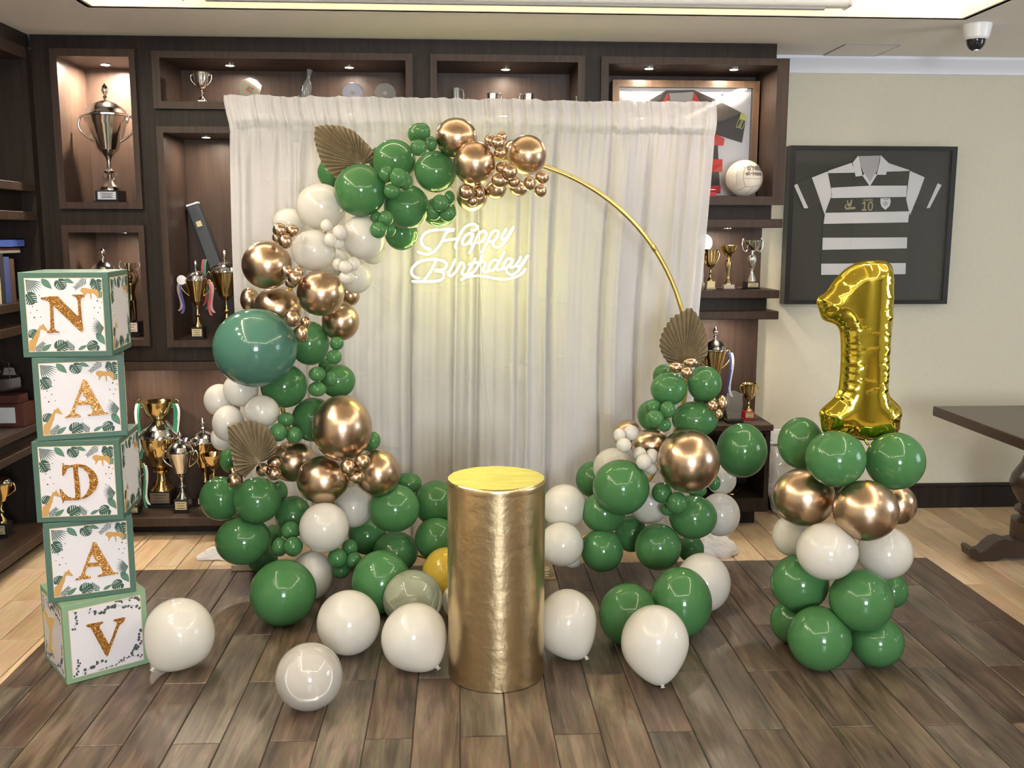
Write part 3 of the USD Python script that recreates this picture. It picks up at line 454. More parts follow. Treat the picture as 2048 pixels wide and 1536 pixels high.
[1.508,3.289,0.097,0.0953,0.0917,"g","green balloon at the right of the column foot"]],"FANS":[[4.3,0.02,[-0.4165,1.8523],[[-0.5295,1.7949],[-0.5505,1.8161],[-0.5888,1.8584],[-0.6054,1.9077],[-0.6168,1.9568],[-0.6124,2.0115],[-0.5631,2.0182],[-0.5025,2.0138],[-0.4493,1.9945],[-0.4177,1.9653],[-0.3825,1.9303],[-0.3651,1.9022],[-0.3731,1.8596]]],[3.95,0.02,[-0.8276,0.6291],[[-0.8896,0.5616],[-0.9278,0.5933],[-0.938,0.6344],[-0.9435,0.6916],[-0.9493,0.7405],[-0.9525,0.777],[-0.9081,0.7888],[-0.8722,0.803],[-0.8295,0.7922],[-0.7869,0.7731],[-0.7645,0.7388],[-0.7539,0.702],[-0.7591,0.6653],[-0.7916,0.641]]],[4.16,0.02,[0.9785,1.0051],[[0.9124,0.9971],[0.8824,1.0345],[0.8673,1.0758],[0.8697,1.1127],[0.8875,1.1577],[0.9135,1.1985],[0.9556,1.2245],[0.9978,1.2472],[1.0258,1.2186],[1.0518,1.1818],[1.0698,1.1367],[1.0799,1.0831],[1.0812,1.0418],[1.0453,0.9965]]]],"FOIL":[3.5,[[1.5664,1.4491],[1.5798,1.4093],[1.5856,1.2915],[1.5841,1.1835],[1.5836,1.1018],[1.5848,1.0195],[1.5889,0.9727],[1.6048,0.9504],[1.6296,0.9281],[1.643,0.903],[1.6382,0.864],[1.6319,0.8305],[1.5198,0.8025],[1.4861,0.8056],[1.3618,0.8329],[1.3503,0.8386],[1.3403,0.8831],[1.3352,0.9054],[1.3514,0.9263],[1.3779,0.9493],[1.3975,0.9767],[1.4043,1.0042],[1.4069,1.048],[1.4057,1.1299],[1.3986,1.2004],[1.3878,1.2274],[1.3623,1.2436],[1.3316,1.2545],[1.3177,1.2814],[1.3057,1.3135],[1.3086,1.3306],[1.3323,1.3455],[1.3552,1.3774],[1.3755,1.404],[1.4013,1.4305],[1.4381,1.4517],[1.4811,1.4613],[1.5246,1.4634],[1.5494,1.4592]]],"NEON":[[[-0.1282,1.4897],[-0.1457,1.4955],[-0.1602,1.5056],[-0.1688,1.523],[-0.1671,1.5405],[-0.1567,1.5579],[-0.139,1.5695],[-0.1098,1.5759],[-0.0776,1.5777],[-0.0425,1.5784],[-0.0234,1.5799]],[[-0.0264,1.5726],[-0.0455,1.5717],[-0.0587,1.5624],[-0.0691,1.5435],[-0.078,1.5261],[-0.0929,1.5028],[-0.1107,1.4839],[-0.1284,1.4722],[-0.1489,1.4693],[-0.1694,1.4736],[-0.1854,1.4809]],[[-0.0766,1.5276],[-0.0487,1.5325],[-0.0076,1.5378]],[[0.0528,1.5763],[0.0689,1.5763],[0.0771,1.5845],[0.0748,1.5961],[0.0631,1.6024],[0.0455,1.5995],[0.0249,1.5872],[0.0102,1.5698],[-0.0017,1.5466],[-0.0121,1.5233],[-0.0181,1.5058],[-0.0123,1.4927]],[[0.0615,1.5554],[0.0512,1.5618],[0.0365,1.5583],[0.0218,1.5437],[0.0129,1.5262],[0.0157,1.5132],[0.0275,1.5117],[0.0422,1.5234],[0.0541,1.5409],[0.0621,1.5554],[0.0526,1.5321],[0.0487,1.5176],[0.0569,1.5132],[0.0702,1.5205]],[[0.0435,1.4738],[0.0598,1.503],[0.0746,1.5351],[0.0864,1.5584],[0.1012,1.5706],[0.1144,1.5695],[0.1188,1.5555],[0.1099,1.5381],[0.0952,1.5235],[0.0804,1.5205]],[[0.0995,1.4753],[0.1157,1.506],[0.1305,1.5352],[0.1423,1.5614],[0.157,1.5736],[0.1703,1.5722],[0.1732,1.5585],[0.1644,1.5411],[0.1511,1.5279],[0.1349,1.5265]],[[0.2071,1.5819],[0.1953,1.5586],[0.1871,1.5426],[0.193,1.5347],[0.2071,1.5406],[0.2218,1.5601],[0.2409,1.5892],[0.2248,1.5586],[0.2071,1.5309],[0.1894,1.5105],[0.1717,1.5003],[0.157,1.5032],[0.1502,1.5134],[0.1496,1.5236]],[[-0.181,1.3639],[-0.2,1.3683],[-0.2131,1.3815],[-0.2143,1.3991],[-0.2023,1.4181],[-0.1816,1.4342],[-0.1522,1.4439],[-0.1169,1.4468],[-0.0847,1.443],[-0.0642,1.4343],[-0.0584,1.4211],[-0.0644,1.4079],[-0.0792,1.4006],[-0.0968,1.4],[-0.1101,1.3982]],[[-0.1101,1.3953],[-0.088,1.3933],[-0.0711,1.3845],[-0.0712,1.3683],[-0.0854,1.3551],[-0.112,1.3492],[-0.1474,1.3478],[-0.1856,1.3478],[-0.212,1.3493]],[[-0.1053,1.4386],[-0.1172,1.4152],[-0.1322,1.3889],[-0.1471,1.3683],[-0.1591,1.3537]],[[-0.0185,1.4475],[-0.0289,1.4241],[-0.0439,1.3977],[-0.0505,1.3815],[-0.0411,1.3727],[-0.0263,1.3815],[-0.0114,1.4006],[-0.001,1.4197],[0.0065,1.4323],[0.0211,1.4197],[0.0166,1.4021],[0.0097,1.3859],[0.0179,1.3786],[0.0342,1.383]],[[0.0684,1.4505],[0.0535,1.4182],[0.0396,1.3903],[0.0475,1.383],[0.0682,1.3962],[0.089,1.4329],[0.1053,1.468]],[[0.0388,1.4247],[0.0802,1.4335]],[[0.0801,1.4153],[0.0993,1.4344],[0.1141,1.4323],[0.112,1.4153],[0.1031,1.3977],[0.1111,1.3912],[0.1288,1.3953]],[[0.1688,1.4412],[0.154,1.4441],[0.1392,1.43],[0.1303,1.4094],[0.1362,1.3971],[0.151,1.4006],[0.1688,1.4227],[0.1806,1.4417],[0.2013,1.4798]],[[0.1717,1.4241],[0.1652,1.4036],[0.1762,1.4],[0.1924,1.408]],[[0.2338,1.4471],[0.219,1.45],[0.2043,1.4359],[0.1954,1.4153],[0.2013,1.405],[0.2161,1.4124],[0.228,1.4286],[0.2398,1.4471],[0.2303,1.4242],[0.2292,1.4109],[0.2398,1.4124],[0.2546,1.4227]],[[0.2738,1.4594],[0.2605,1.433],[0.2552,1.4189],[0.2642,1.4139],[0.2783,1.4271],[0.2916,1.4448],[0.3063,1.4653],[0.2872,1.433],[0.2695,1.4065],[0.2518,1.3859],[0.231,1.3786],[0.2162,1.3859],[0.2117,1.3962]],[[0.006,1.3551],[0.0297,1.3668],[0.0593,1.3727],[0.0977,1.3727],[0.1362,1.3668],[0.1747,1.3594],[0.2162,1.3594],[0.2518,1.3682],[0.2785,1.383],[0.2947,1.4051]]],"JERSEY":{"shirt":[[2.1483,1.9834],[2.285,1.9842],[2.3286,1.9452],[2.4479,1.9064],[2.533,1.8706],[2.6291,1.8314],[2.6233,1.8148],[2.5584,1.7015],[2.4841,1.7246],[2.4638,1.6645],[2.4581,1.6244],[2.4641,1.3397],[1.9837,1.3371],[1.9828,1.6231],[1.9874,1.6684],[1.9571,1.7227],[1.8897,1.7012],[1.8108,1.823],[1.8253,1.8322],[1.9054,1.8674],[1.9924,1.9007],[2.1232,1.944]],"w":[[[1.9958,1.9007],[2.1232,1.944],[2.1481,1.8917],[1.9965,1.8882]],[[2.3217,1.9452],[2.4465,1.9064],[2.4413,1.9024],[2.3144,1.8972]],[[2.1566,1.9815],[2.1287,1.944],[2.1492,1.8706],[2.1867,1.8748],[2.165,1.9541]],[[2.2801,1.9855],[2.3251,1.9452],[2.316,1.8814],[2.2652,1.8811],[2.2786,1.9547]],[[2.1867,1.8748],[2.2305,1.819],[2.2666,1.8811],[2.2552,1.8876],[2.2291,1.8427],[2.1963,1.8873]],[[1.9076,1.8642],[1.9926,1.8974],[2.0229,1.7758],[1.9874,1.6684],[1.9558,1.7491]],[[2.4481,1.9031],[2.5325,1.8686],[2.5047,1.7778],[2.4638,1.6645],[2.4373,1.751]],[[1.8108,1.823],[1.8288,1.8309],[1.8959,1.7012],[1.8726,1.7005]],[[2.6078,1.8379],[2.63,1.8281],[2.5721,1.7049],[2.5548,1.7028]],[[2.0176,1.8108],[2.2295,1.8229],[2.4374,1.8239],[2.4365,1.7636],[2.0206,1.7553]],[[1.9904,1.6764],[2.4589,1.6865],[2.4566,1.6264],[1.9845,1.6171]],[[1.9836,1.5424],[2.4563,1.5453],[2.4588,1.4853],[1.9849,1.4767]],[[1.9825,1.4013],[2.4577,1.4056],[2.4603,1.3445],[1.985,1.3405]]],"g":[[[2.1588,1.9789],[2.2783,1.9829],[2.2739,1.9416],[2.2667,1.9022],[2.2293,1.8394],[2.1912,1.8919],[2.1716,1.9345]]],"shield":[[2.2942,1.7551],[2.3195,1.7578],[2.3472,1.7559],[2.3525,1.7374],[2.3471,1.7141],[2.3249,1.6934],[2.3031,1.7106],[2.295,1.7305]],"frame":[[1.7652,2.0298],[2.6826,2.0294],[2.6893,1.1802],[1.7743,1.1797]],"ten":[[2.2008,1.6903],[2.2484,1.737]],"swan":[[2.0946,1.6933],[2.1582,1.7499]],"word":[[2.1931,1.7401],[2.259,1.7556]]},"JERSEY2":{"white":[[0.8283,2.3093],[1.5232,2.3159],[1.5394,1.7743],[0.8383,1.7713]],"black":[[0.9199,2.2062],[0.979,2.2414],[1.0879,2.3048],[1.2326,2.3082],[1.3747,2.25],[1.5181,2.1813],[1.4995,2.0405],[1.365,2.0799],[1.3913,1.7757],[0.9605,1.7739],[0.954,2.0669],[0.8719,2.0262]],"grey":[[[1.0956,2.2891],[1.2329,2.2983],[1.2201,2.2088],[1.1694,2.1685],[1.1164,2.2079]]],"red":[[[1.0855,2.2771],[1.0974,2.299],[1.1185,2.2079],[1.1289,2.1282],[1.0439,2.2073]],[[1.2309,2.2963],[1.2405,2.2885],[1.2929,2.2094],[1.2121,2.1288],[1.2201,2.2088]],[[0.9641,2.0769],[1.365,2.0799],[1.4044,2.06],[1.4004,2.0247],[0.9654,2.0218]],[[0.967,1.9514],[1.3977,1.9539],[1.3979,1.888],[0.9684,1.8857]],[[0.9701,1.8147],[1.3931,1.8166],[1.3924,1.7757],[0.971,1.7739]]],"patch":[[1.4873,2.1931],[1.5181,2.1813],[1.512,2.1492],[1.4792,2.159]],"patch2":[[1.4792,2.159],[1.512,2.1492],[1.4966,2.115],[1.4671,2.1208]]},"BOXES":[[-1.3445,3.4788,0.0005,0.6297],[-1.3511,3.498,0.2865,0.3645],[-1.3297,3.4841,0.5725,0.0911],[-1.3464,3.5081,0.8585,0.3221],[-1.3401,3.4972,1.1445,0.0999]],"LETTERS":{"N":[[-0.0751,0.2008],[-0.0714,0.1953],[-0.0632,0.1957],[-0.0512,0.1897],[-0.0471,0.1831],[-0.0461,0.1744],[-0.0471,0.1526],[-0.0487,0.1088],[-0.0501,0.0978],[-0.0558,0.0902],[-0.0622,0.087],[-0.0615,0.0821],[-0.0209,0.0846],[-0.0249,0.0869],[-0.0349,0.0921],[-0.0383,0.0976],[-0.0382,0.1306],[-0.0369,0.1721],[-0.0338,0.1732],[0.0458,0.086],[0.0521,0.0866],[0.0541,0.0921],[0.0516,0.1296],[0.0509,0.1867],[0.0525,0.1954],[0.057,0.2008],[0.0668,0.2073],[0.066,0.2117],[0.0472,0.2108],[0.0276,0.2109],[0.0263,0.2065],[0.0365,0.2043],[0.0411,0.1955],[0.0425,0.1845],[0.0418,0.1396],[0.0386,0.1385],[-0.0203,0.2058],[-0.0482,0.2049]],"A":[[0.0099,0.2066],[0.0205,0.2056],[0.0712,0.0889],[0.0866,0.0844],[0.0857,0.0806],[0.0197,0.0781],[0.019,0.0827],[0.0316,0.0869],[0.0361,0.0934],[0.0301,0.1143],[0.0262,0.118],[-0.0118,0.1181],[-0.0158,0.1127],[-0.0212,0.0972],[-0.0196,0.0902],[-0.0096,0.0862],[-0.0027,0.0812],[-0.004,0.0767],[-0.053,0.0766],[-0.0527,0.0811],[-0.0423,0.0849],[-0.0337,0.0934],[0.0096,0.2016]],"Ah":[[0.0053,0.1635],[0.0208,0.1308],[-0.0088,0.1338]],"D":[[-0.0445,0.21],[-0.0402,0.2023],[-0.0213,0.2],[0.0044,0.2043],[0.0296,0.1983],[0.0509,0.1821],[0.0641,0.1609],[0.0668,0.1366],[0.058,0.1126],[0.0425,0.0958],[0.0225,0.0827],[-0.0035,0.0767],[-0.0355,0.0772],[-0.0483,0.0767],[-0.0528,0.0664],[-0.0545,0.0786],[-0.0584,0.0926],[-0.061,0.1169],[-0.0568,0.1175],[-0.0466,0.1026],[-0.0347,0.09],[-0.0223,0.0844],[-0.0127,0.084],[-0.0102,0.0978],[-0.0108,0.1393],[-0.0118,0.1739],[-0.0121,0.1945],[-0.0217,0.1931],[-0.0317,0.1866],[-0.0407,0.1697],[-0.0443,0.1639],[-0.0489,0.1665],[-0.0476,0.1854]],"Dh":[[0.0039,0.1957],[0.0194,0.1883],[0.0344,0.1723],[0.0393,0.148],[0.036,0.1204],[0.0267,0.0999],[0.0131,0.0865],[0.0049,0.0833],[0.0059,0.1145],[0.0048,0.1492],[0.0027,0.1768]],"V":[[-0.0694,0.2014],[-0.0662,0.1953],[-0.0569,0.1915],[-0.0503,0.1805],[-0.0104,0.0732],[-0.007,0.0682],[-0.0019,0.0722],[0.0352,0.1551],[0.0451,0.1741],[0.058,0.1815],[0.0664,0.1956],[0.059,0.198],[0.0253,0.1981],[0.0238,0.1931],[0.0346,0.1876],[0.0354,0.1793],[0.0068,0.1143],[0.003,0.1126],[-0.0246,0.1843],[-0.0217,0.1916],[-0.013,0.1946],[-0.0103,0.1993],[-0.0139,0.2007],[-0.0633,0.2037]],"Y":[[-0.0986,0.2053],[-0.0688,0.2064],[-0.0441,0.2006],[-0.0335,0.1931],[0.0025,0.2032],[0.0376,0.2117],[0.032,0.1899],[0.0093,0.1745],[-0.0087,0.1524],[-0.0209,0.0832],[0.0039,0.0795],[0.006,0.0694],[-0.0846,0.0543],[-0.0656,0.0705],[-0.037,0.1431],[-0.0566,0.153],[-0.0813,0.1779],[-0.1019,0.1933]],"lion":[[0.0523,0.2249],[0.0569,0.2325],[0.0673,0.2335],[0.0796,0.2302],[0.092,0.229],[0.1045,0.2289],[0.1094,0.2234],[0.1107,0.2103],[0.1087,0.195],[0.1057,0.1972],[0.103,0.2038],[0.0952,0.2126],[0.087,0.2148],[0.088,0.2039],[0.0859,0.1973],[0.0829,0.1985],[0.0827,0.2127],[0.0745,0.2149],[0.0679,0.2095],[0.0632,0.2008],[0.0591,0.2008],[0.0627,0.2085],[0.058,0.2172],[0.054,0.2194]],"giraffe":[[-0.1223,0.0218],[-0.1223,0.0372],[-0.1199,0.057],[-0.1091,0.0634],[-0.0975,0.083],[-0.0882,0.0983],[-0.0848,0.1026],[-0.0866,0.107],[-0.0815,0.1059],[-0.0751,0.1102],[-0.0726,0.1156],[-0.07,0.109],[-0.0598,0.0913],[-0.0611,0.088],[-0.0681,0.0903],[-0.0782,0.0948],[-0.0825,0.0916],[-0.0853,0.0807],[-0.093,0.0588],[-0.1017,0.0369],[-0.1043,0.0281],[-0.1017,0.0214]]}}''')

# ---------------------------------------------------------------- the room
CZ = 2.50
TX0, TX1, TY0, TY1 = -1.53, 2.21, 0.35, 4.365
fl = struct('floor', B(-2.5, 5.6, -3.1, 5.5, -0.12, -0.004), GROUT)
def ceil_mesh():
    g = sbox(-2.5, -3.1, 5.6, 5.5).difference(sbox(TX0 - .012, TY0 - .012, TX1 + .012, TY1 + .012))
    m = trimesh.creation.extrude_polygon(g, 0.12, engine='earcut'); m.apply_translation((0, 0, CZ)); return m
ce = struct('ceiling', ceil_mesh(), CEILP)
part(ce, 'tray_panel', B(TX0 - .1, TX1 + .1, TY0 - .1, TY1 + .1, 2.80, 2.86), TRAYP)
t_ = 0.03
part(ce, 'tray_side', B(TX0 - t_, TX1 + t_, TY1, TY1 + t_, CZ, 2.80), TRAYP)
part(ce, 'tray_side', B(TX0 - t_, TX1 + t_, TY0 - t_, TY0, CZ, 2.80), TRAYP)
part(ce, 'tray_side', B(TX0 - t_, TX0, TY0, TY1, CZ, 2.80), TRAYP)
part(ce, 'tray_side', B(TX1, TX1 + t_, TY0, TY1, CZ, 2.80), TRAYP)
cv = thing('cove_light', 'warm light strip running round the inside of the ceiling tray', 'light', (0, 0, 2.66))
for a in ((TX0 + .1, TX1 - .1, TY1 - .032, TY1 - .002), (TX0 + .1, TX1 - .1, TY0 + .002, TY0 + .032), (TX0 + .002, TX0 + .032, TY0 + .1, TY1 - .1), (TX1 - .032, TX1 - .002, TY0 + .1, TY1 - .1)):
    part(cv, 'light_strip', B(*a, 0, .02), STRIP)
    w = .02
    part(cv, 'channel', B(a[0] - .001, a[1] + .001, a[2] - .001, a[3] + .001, .0205, .034), WHITEP)
sc = thing('projector_screen_housing', 'long white screen housing fixed in the front of the ceiling tray', 'screen housing', (0.26, 4.27, 2.515))
def rounded(w, h, r): return sbox(-w / 2 + r, r, w / 2 - r, h - r).buffer(r)
hs = trimesh.creation.extrude_polygon(rounded(.10, .09, .035), 2.78, engine='earcut'); v_ = hs.vertices; hs.vertices = np.stack([v_[:, 2] - 1.39, v_[:, 0], v_[:, 1]], 1)
part(sc, 'housing', hs, WHITEP)
for s in (-1, 1): part(sc, 'end_cap', B(min(s * 1.39, s * 1.41), max(s * 1.39, s * 1.41), -.052, .052, -.002, .092, .008), WHITEP)
part(sc, 'pull_bar', B(-1.3, 1.3, -.012, .012, -.010, .004, .003), GREYP)
struct('wall_back', B(-2.5, 5.6, 5.344, 5.5, 0, 2.62), WALLP)
struct('wall_left', B(-2.5, -2.4, -3.1, 5.344, 0, 2.62), WALLP)
def holed_wall(x0, x1, hx0, hx1, hz0, hz1): return sbox(x0, 0, x1, 2.62).difference(sbox(hx0, hz0, hx1, hz1))
struct('wall_front', prism(holed_wall(-2.5, 5.6, .2, 1.3, .9, 2.2), -3.1, -3.0), WALLP)
wr = prism(holed_wall(-3.1, 5.5, 1.4, 3.0, .85, 2.25), 0, .1); v_ = wr.vertices.copy(); wr.vertices = np.stack([5.5 - v_[:, 1] + .1, v_[:, 0], v_[:, 2]], 1); wr.invert()
struct('wall_right', wr, WALLP)
def window(n, w, h):  # out of view; size and place chosen to hold the cool area lights
    fr = prism(sbox(-w / 2, 0, w / 2, h).difference(unary_union([sbox(-w / 2 + .05, .05, -.02, h - .05), sbox(.02, .05, w / 2 - .05, h - .05)])), -.03, .03)
    x = UsdGeom.Xform.Define(stage, '/World/window_%d' % n); setd(x.GetPrim(), kind='structure'); p = str(x.GetPath())
    part(p, 'window_frame', fr, WHITEP)
    for s in (-1, 1): part(p, 'pane', B(min(s * .02, s * (w / 2 - .05)), max(s * .02, s * (w / 2 - .05)), -.004, .004, .05, h - .05), PICGL)
    return x
w1 = window(1, 1.1, 1.3); w1.AddTranslateOp().Set(Gf.Vec3d(.75, -3.05, .9))  # unseen, stands round the light behind the camera
w2 = window(2, 1.6, 1.4); w2.AddTranslateOp().Set(Gf.Vec3d(5.56, 2.2, .85)); w2.AddRotateZOp().Set(90)  # unseen, stands round the cool light from the right
# cornice, skirting
def along_x(poly, x0, x1):
    m = trimesh.creation.extrude_polygon(poly, x1 - x0, engine='earcut'); v = m.vertices; m.vertices = np.stack([v[:, 2] + x0, v[:, 0], v[:, 1]], 1); return m
struct('trim_1', along_x(P([(5.344, 2.417), (5.334, 2.417), (5.331, 2.432), (5.318, 2.452), (5.296, 2.474), (5.285, 2.486), (5.283, 2.5), (5.344, 2.5)]), 1.60, 5.5), CORN)
struct('baseboard_back', along_x(P([(5.344, 0), (5.322, 0), (5.322, .118), (5.328, .122), (5.326, .130), (5.334, .142), (5.344, .142)]), 1.67, 5.5), WOOD)
# floor boards
def plank_mesh(x0, x1, y0, y1):
    c, b = .0022, .0018
    v = [(x, y, z) for (dz, z) in ((0, -.010), (0, -b), (c, 0)) for x, y in ((x0 + dz, y0 + dz), (x1 - dz, y0 + dz), (x1 - dz, y1 - dz), (x0 + dz, y1 - dz))]
    f = []
    for r in (0, 4):
        for k in range(4): f += [[r + k, r + (k + 1) % 4, r + 4 + (k + 1) % 4], [r + k, r + 4 + (k + 1) % 4, r + 4 + k]]
    f += [[8, 9, 10], [8, 10, 11]]
    return trimesh.Trimesh(np.array(v), np.array(f), process=False)
PW, GX, GAP, LEN = .1483, -.304, .0034, .827
DX0, DX1, DY1 = -1.612, 2.205, 4.469
far_d, far_l = [], []
def lay(xa, xb, ya, yb, mats, farlist, vis, off=0.0):
    k0, k1 = int(math.floor((xa - GX) / PW)) - 1, int(math.ceil((xb - GX) / PW)) + 1
    for k in range(k0, k1):
        x0, x1 = max(xa, GX + k * PW + off), min(xb, GX + (k + 1) * PW + off)
        if x1 - x0 < .012: continue
        seam = 2.860 + (0 if k % 2 == 0 else .4135)
        j0, j1 = int(math.floor((ya - seam) / LEN)) - 1, int(math.ceil((yb - seam) / LEN)) + 1
        for j in range(j0, j1):
            y0, y1 = max(ya, seam + j * LEN), min(yb, seam + (j + 1) * LEN)
            if y1 - y0 < .015: continue
            m = plank_mesh(x0 + GAP / 2, x1 - GAP / 2, y0 + GAP / 2, y1 - GAP / 2)
            if vis(x0, x1, y0, y1): part(fl, 'plank', m, mats[RNG.integers(len(mats))], smooth=False)
            else: farlist.append(m)
def seen(x0, x1, y0, y1):
    return y1 > 2.42 and x1 > -.10 * y1 - .40 * y1 - .45 and x0 < .62 * y1 + .12
lay(DX0, DX1, -2.95, DY1, DARKPL, far_d, seen)
lay(-2.39, DX0, -2.95, 5.34, LIGHTPL, far_l, lambda a, b, c, d: seen(a, b, c, d) and d > 3.0)
lay(DX0, 2.272, DY1, 5.34, LIGHTPL, far_l, seen)
lay(2.272, 5.5, -2.95, 5.34, LIGHTPL, far_l, lambda a, b, c, d: seen(a, b, c, d) and d > 3.2)
for j in range(8):
    m = plank_mesh(DX1 + .001, 2.271, DY1 - .93 * (j + 1) + .001, DY1 - .93 * j - .001)
    if j < 2: part(fl, 'border_strip', m, BORDER, smooth=False)
    else: far_d.append(m)
part(fl, 'outlying_dark_planks', cat(far_d), DARKPL[0], smooth=False, kind='stuff')
part(fl, 'outlying_light_planks', cat(far_l), LIGHTPL[0], smooth=False, kind='stuff')
# ceiling access hatch and dome camera
h_ = thing('ceiling_hatch', 'flush square access hatch in the ceiling near the right wall', 'hatch', (2.072, 5.122, CZ - .004))
part(h_, 'hatch_frame', cat([B(-.142, .142, -.15, -.146, 0, .004), B(-.142, .142, .146, .15, 0, .004), B(-.142, -.138, -.146, .146, 0, .004), B(.138, .142, -.146, .146, 0, .004)]), GREYP)
part(h_, 'hatch_panel', B(-.137, .137, -.145, .145, .0005, .004), CEILP)
dc = thing('dome_camera', 'white ceiling dome camera with dark glass at the upper right', 'security camera', (2.345, 4.49, CZ))
part(dc, 'mount', lathe([(0, 0), (.064, 0), (.064, -.008), (.060, -.030), (.054, -.058), (.046, -.066), (0, -.066)], 40), WHITEP)
part(dc, 'dome', lathe([(.041, -.064), (.041, -.072), (.037, -.090), (.027, -.105), (.014, -.113), (0, -.116)], 36), DARKGL, smooth=60)
part(dc, 'lens', lathe([(0, -.119), (.012, -.117), (.013, -.110), (0, -.108)], 20, (0, -.006, .001)), PLAQ)

# unseen ceiling lamps, placed for sparkles on the balloons and a bright left floor
def downlight(x, y, n, lamp=None):
    d = thing('ceiling_downlight', n, 'light', (x, y, CZ))
    part(d, 'trim_ring', lathe([(.048, .001), (.048, -.004), (.038, -.006), (.034, .001)], 28), WHITEP)
    part(d, 'lamp', lathe([(0, -.0035), (.033, -.0035), (.033, -.001), (0, -.001)], 24), lamp or LAMP)
for x, y, n in ((-1.86, 3.55, 'ceiling downlight nearest the trophy cabinet, over the letter boxes'), (-1.86, 2.9, 'ceiling downlight second from the trophy cabinet on the left'), (-1.72, 2.35, 'ceiling downlight third from the trophy cabinet on the left'), (-1.95, 2.0, 'ceiling downlight closest to the left bookcase wall'),
                (-1.72, 1.6, 'ceiling downlight fifth from the trophy cabinet on the left'), (2.9, 3.3, 'ceiling downlight over the dining table'), (2.9, 1.6, 'ceiling downlight in front of the dining table'), (.3, -.6, 'ceiling downlight behind the viewer'), (-1.72, .9, 'ceiling downlight furthest from the trophy cabinet on the left')):
    downlight(x, y, n, LAMPB if y in (3.55, 2.9) else None)

# ---------------------------------------------------------------- trophy cabinet along the back wall
cab = thing('trophy_cabinet', 'dark wood built-in trophy cabinet with lit niches along the back wall', 'cabinet', (0, 0, 0))
NI = {'A': (-1.953, -1.553, 1.677, 2.432, -1.920, -1.581, 1.709, 2.396), 'B': (-1.951, -1.553, .9995, 1.598, -1.920, -1.581, 1.033, 1.562),
      'C': (-1.474, -.223, 2.156, 2.426, -1.437, -.258, 2.192, 2.394), 'D': (-1.468, -.30, .992, 2.073, -1.436, -.335, 1.026, 2.043),
      'E': (-.138, .622, 2.156, 2.426, -.105, .588, 2.192, 2.394), 'F': (.703, 1.646, 1.707, 2.424, .741, 1.586, 1.750, 2.390)}
YF, YB = 4.955, 5.325
holes = [sbox(n[4] - .016, n[6] - .016, n[5] + .016, n[7] + .016) for n in NI.values()]
panel = unary_union([sbox(-2.05, .92, .70, CZ - .001), sbox(.69, 1.70, 1.588, CZ - .001)]).difference(unary_union(holes))
part(cab, 'front_panel', prism(panel, 4.985, 5.003), WOOD)
for k, n in NI.items():
    fr = prism(sbox(n[0], n[2], n[1], n[3]).difference(sbox(n[4], n[6], n[5], n[7])), YF, 4.9845)
    part(cab, 'niche_frame', fr, WOODL)
    t = .015
    x0, x1, z0, z1 = n[4:8]
    nb = cat([B(x0 - t, x0, 4.985, YB, z0 - t, z1 + t), B(x1, x1 + t, 4.985, YB, z0 - t, z1 + t), B(x0, x1, 4.985, YB, z0 - t, z0), B(x0, x1, 4.985, YB, z1, z1 + t), B(x0 - t, x1 + t, YB, YB + .012, z0 - t, z1 + t)])
    part(cab, 'niche_box', nb, WOODL)
def spot(parent, x, y, z, lamp=None, r=.021):
    can = part(parent, 'downlight', lathe([(r + .009, .001), (r + .009, -.004), (r, -.005), (r, .002)], 24, (x, y, z)), SILVER)
    part(can, 'lamp', lathe([(0, -.0022), (r - .001, -.0022), (r - .001, -.0005), (0, -.0005)], 20, (x, y, z)), lamp or NLAMP)
for x, y, z, lm in ((-1.765, 5.17, 2.396, NLAMPA), (-1.144, 5.14, 2.394, NLAMP), (-.552, 5.16, 2.394, NLAMP), (.241, 5.17, 2.394, NLAMP), (.962, 5.07, 2.390, NLAMP), (1.397, 5.07, 2.390, NLAMP), (-1.279, 5.15, 2.043, NLAMP), (-.6, 5.15, 2.043, NLAMP), (-1.70, 5.13, 1.562, NLAMP),
                    (1.404, 5.12, 1.593, NLAMP), (1.40, 5.13, 1.125, NLAMP), (-1.70, 5.12, .875, NLAMP), (-1.25, 5.12, .875, NLAMP)):
    spot(cab, x, y, z, lm)
# low open bay with bench
part(cab, 'low_shelf', B(-2.05, .70, YF, YB, .875, .917, .003), WOODL)
part(cab, 'bench', B(-2.05, .70, YF - .005, YB, .062, .110, .004), WOODL)
part(cab, 'plinth', B(-2.05, .70, 5.06, YB, 0, .0615), WOOD)
part(cab, 'back_panel', B(-2.05, .70, YB, YB + .012, .11, .90), WOODL)
part(cab, 'divider', B(.66, .70, 4.99, YB, .11, 1.70), WOOD)
# right-hand open shelves
part(cab, 'back_panel', B(.70, 1.648, 5.302, 5.326, .54, 1.70), WOODL)
for z0, z1 in ((1.593, 1.637), (1.234, 1.276), (1.125, 1.167), (.537, .569)):
    part(cab, 'shelf', B(.70, 1.646, YF, 5.302, z0, z1, .003), WOODL)
part(cab, 'shelf_spacer', B(.70, 1.605, 5.02, 5.302, 1.637, 1.707), WOOD)
part(cab, 'shelf_spacer', B(.70, 1.600, 5.02, 5.302, 1.167, 1.234), WOOD)
part(cab, 'base_cupboard', cat([B(1.615, 1.640, 4.985, 5.32, .09, .537), B(.70, 1.615, 4.985, 5.32, .09, .165), B(.70, 1.615, 5.30, 5.32, .165, .537), B(.70, 1.615, 4.985, 5.30, .515, .537), B(.70, .72, 4.985, 5.30, .165, .515)]), WOOD)
part(cab, 'plinth', B(.70, 1.60, 5.08, 5.32, 0, .0895), WOOD)

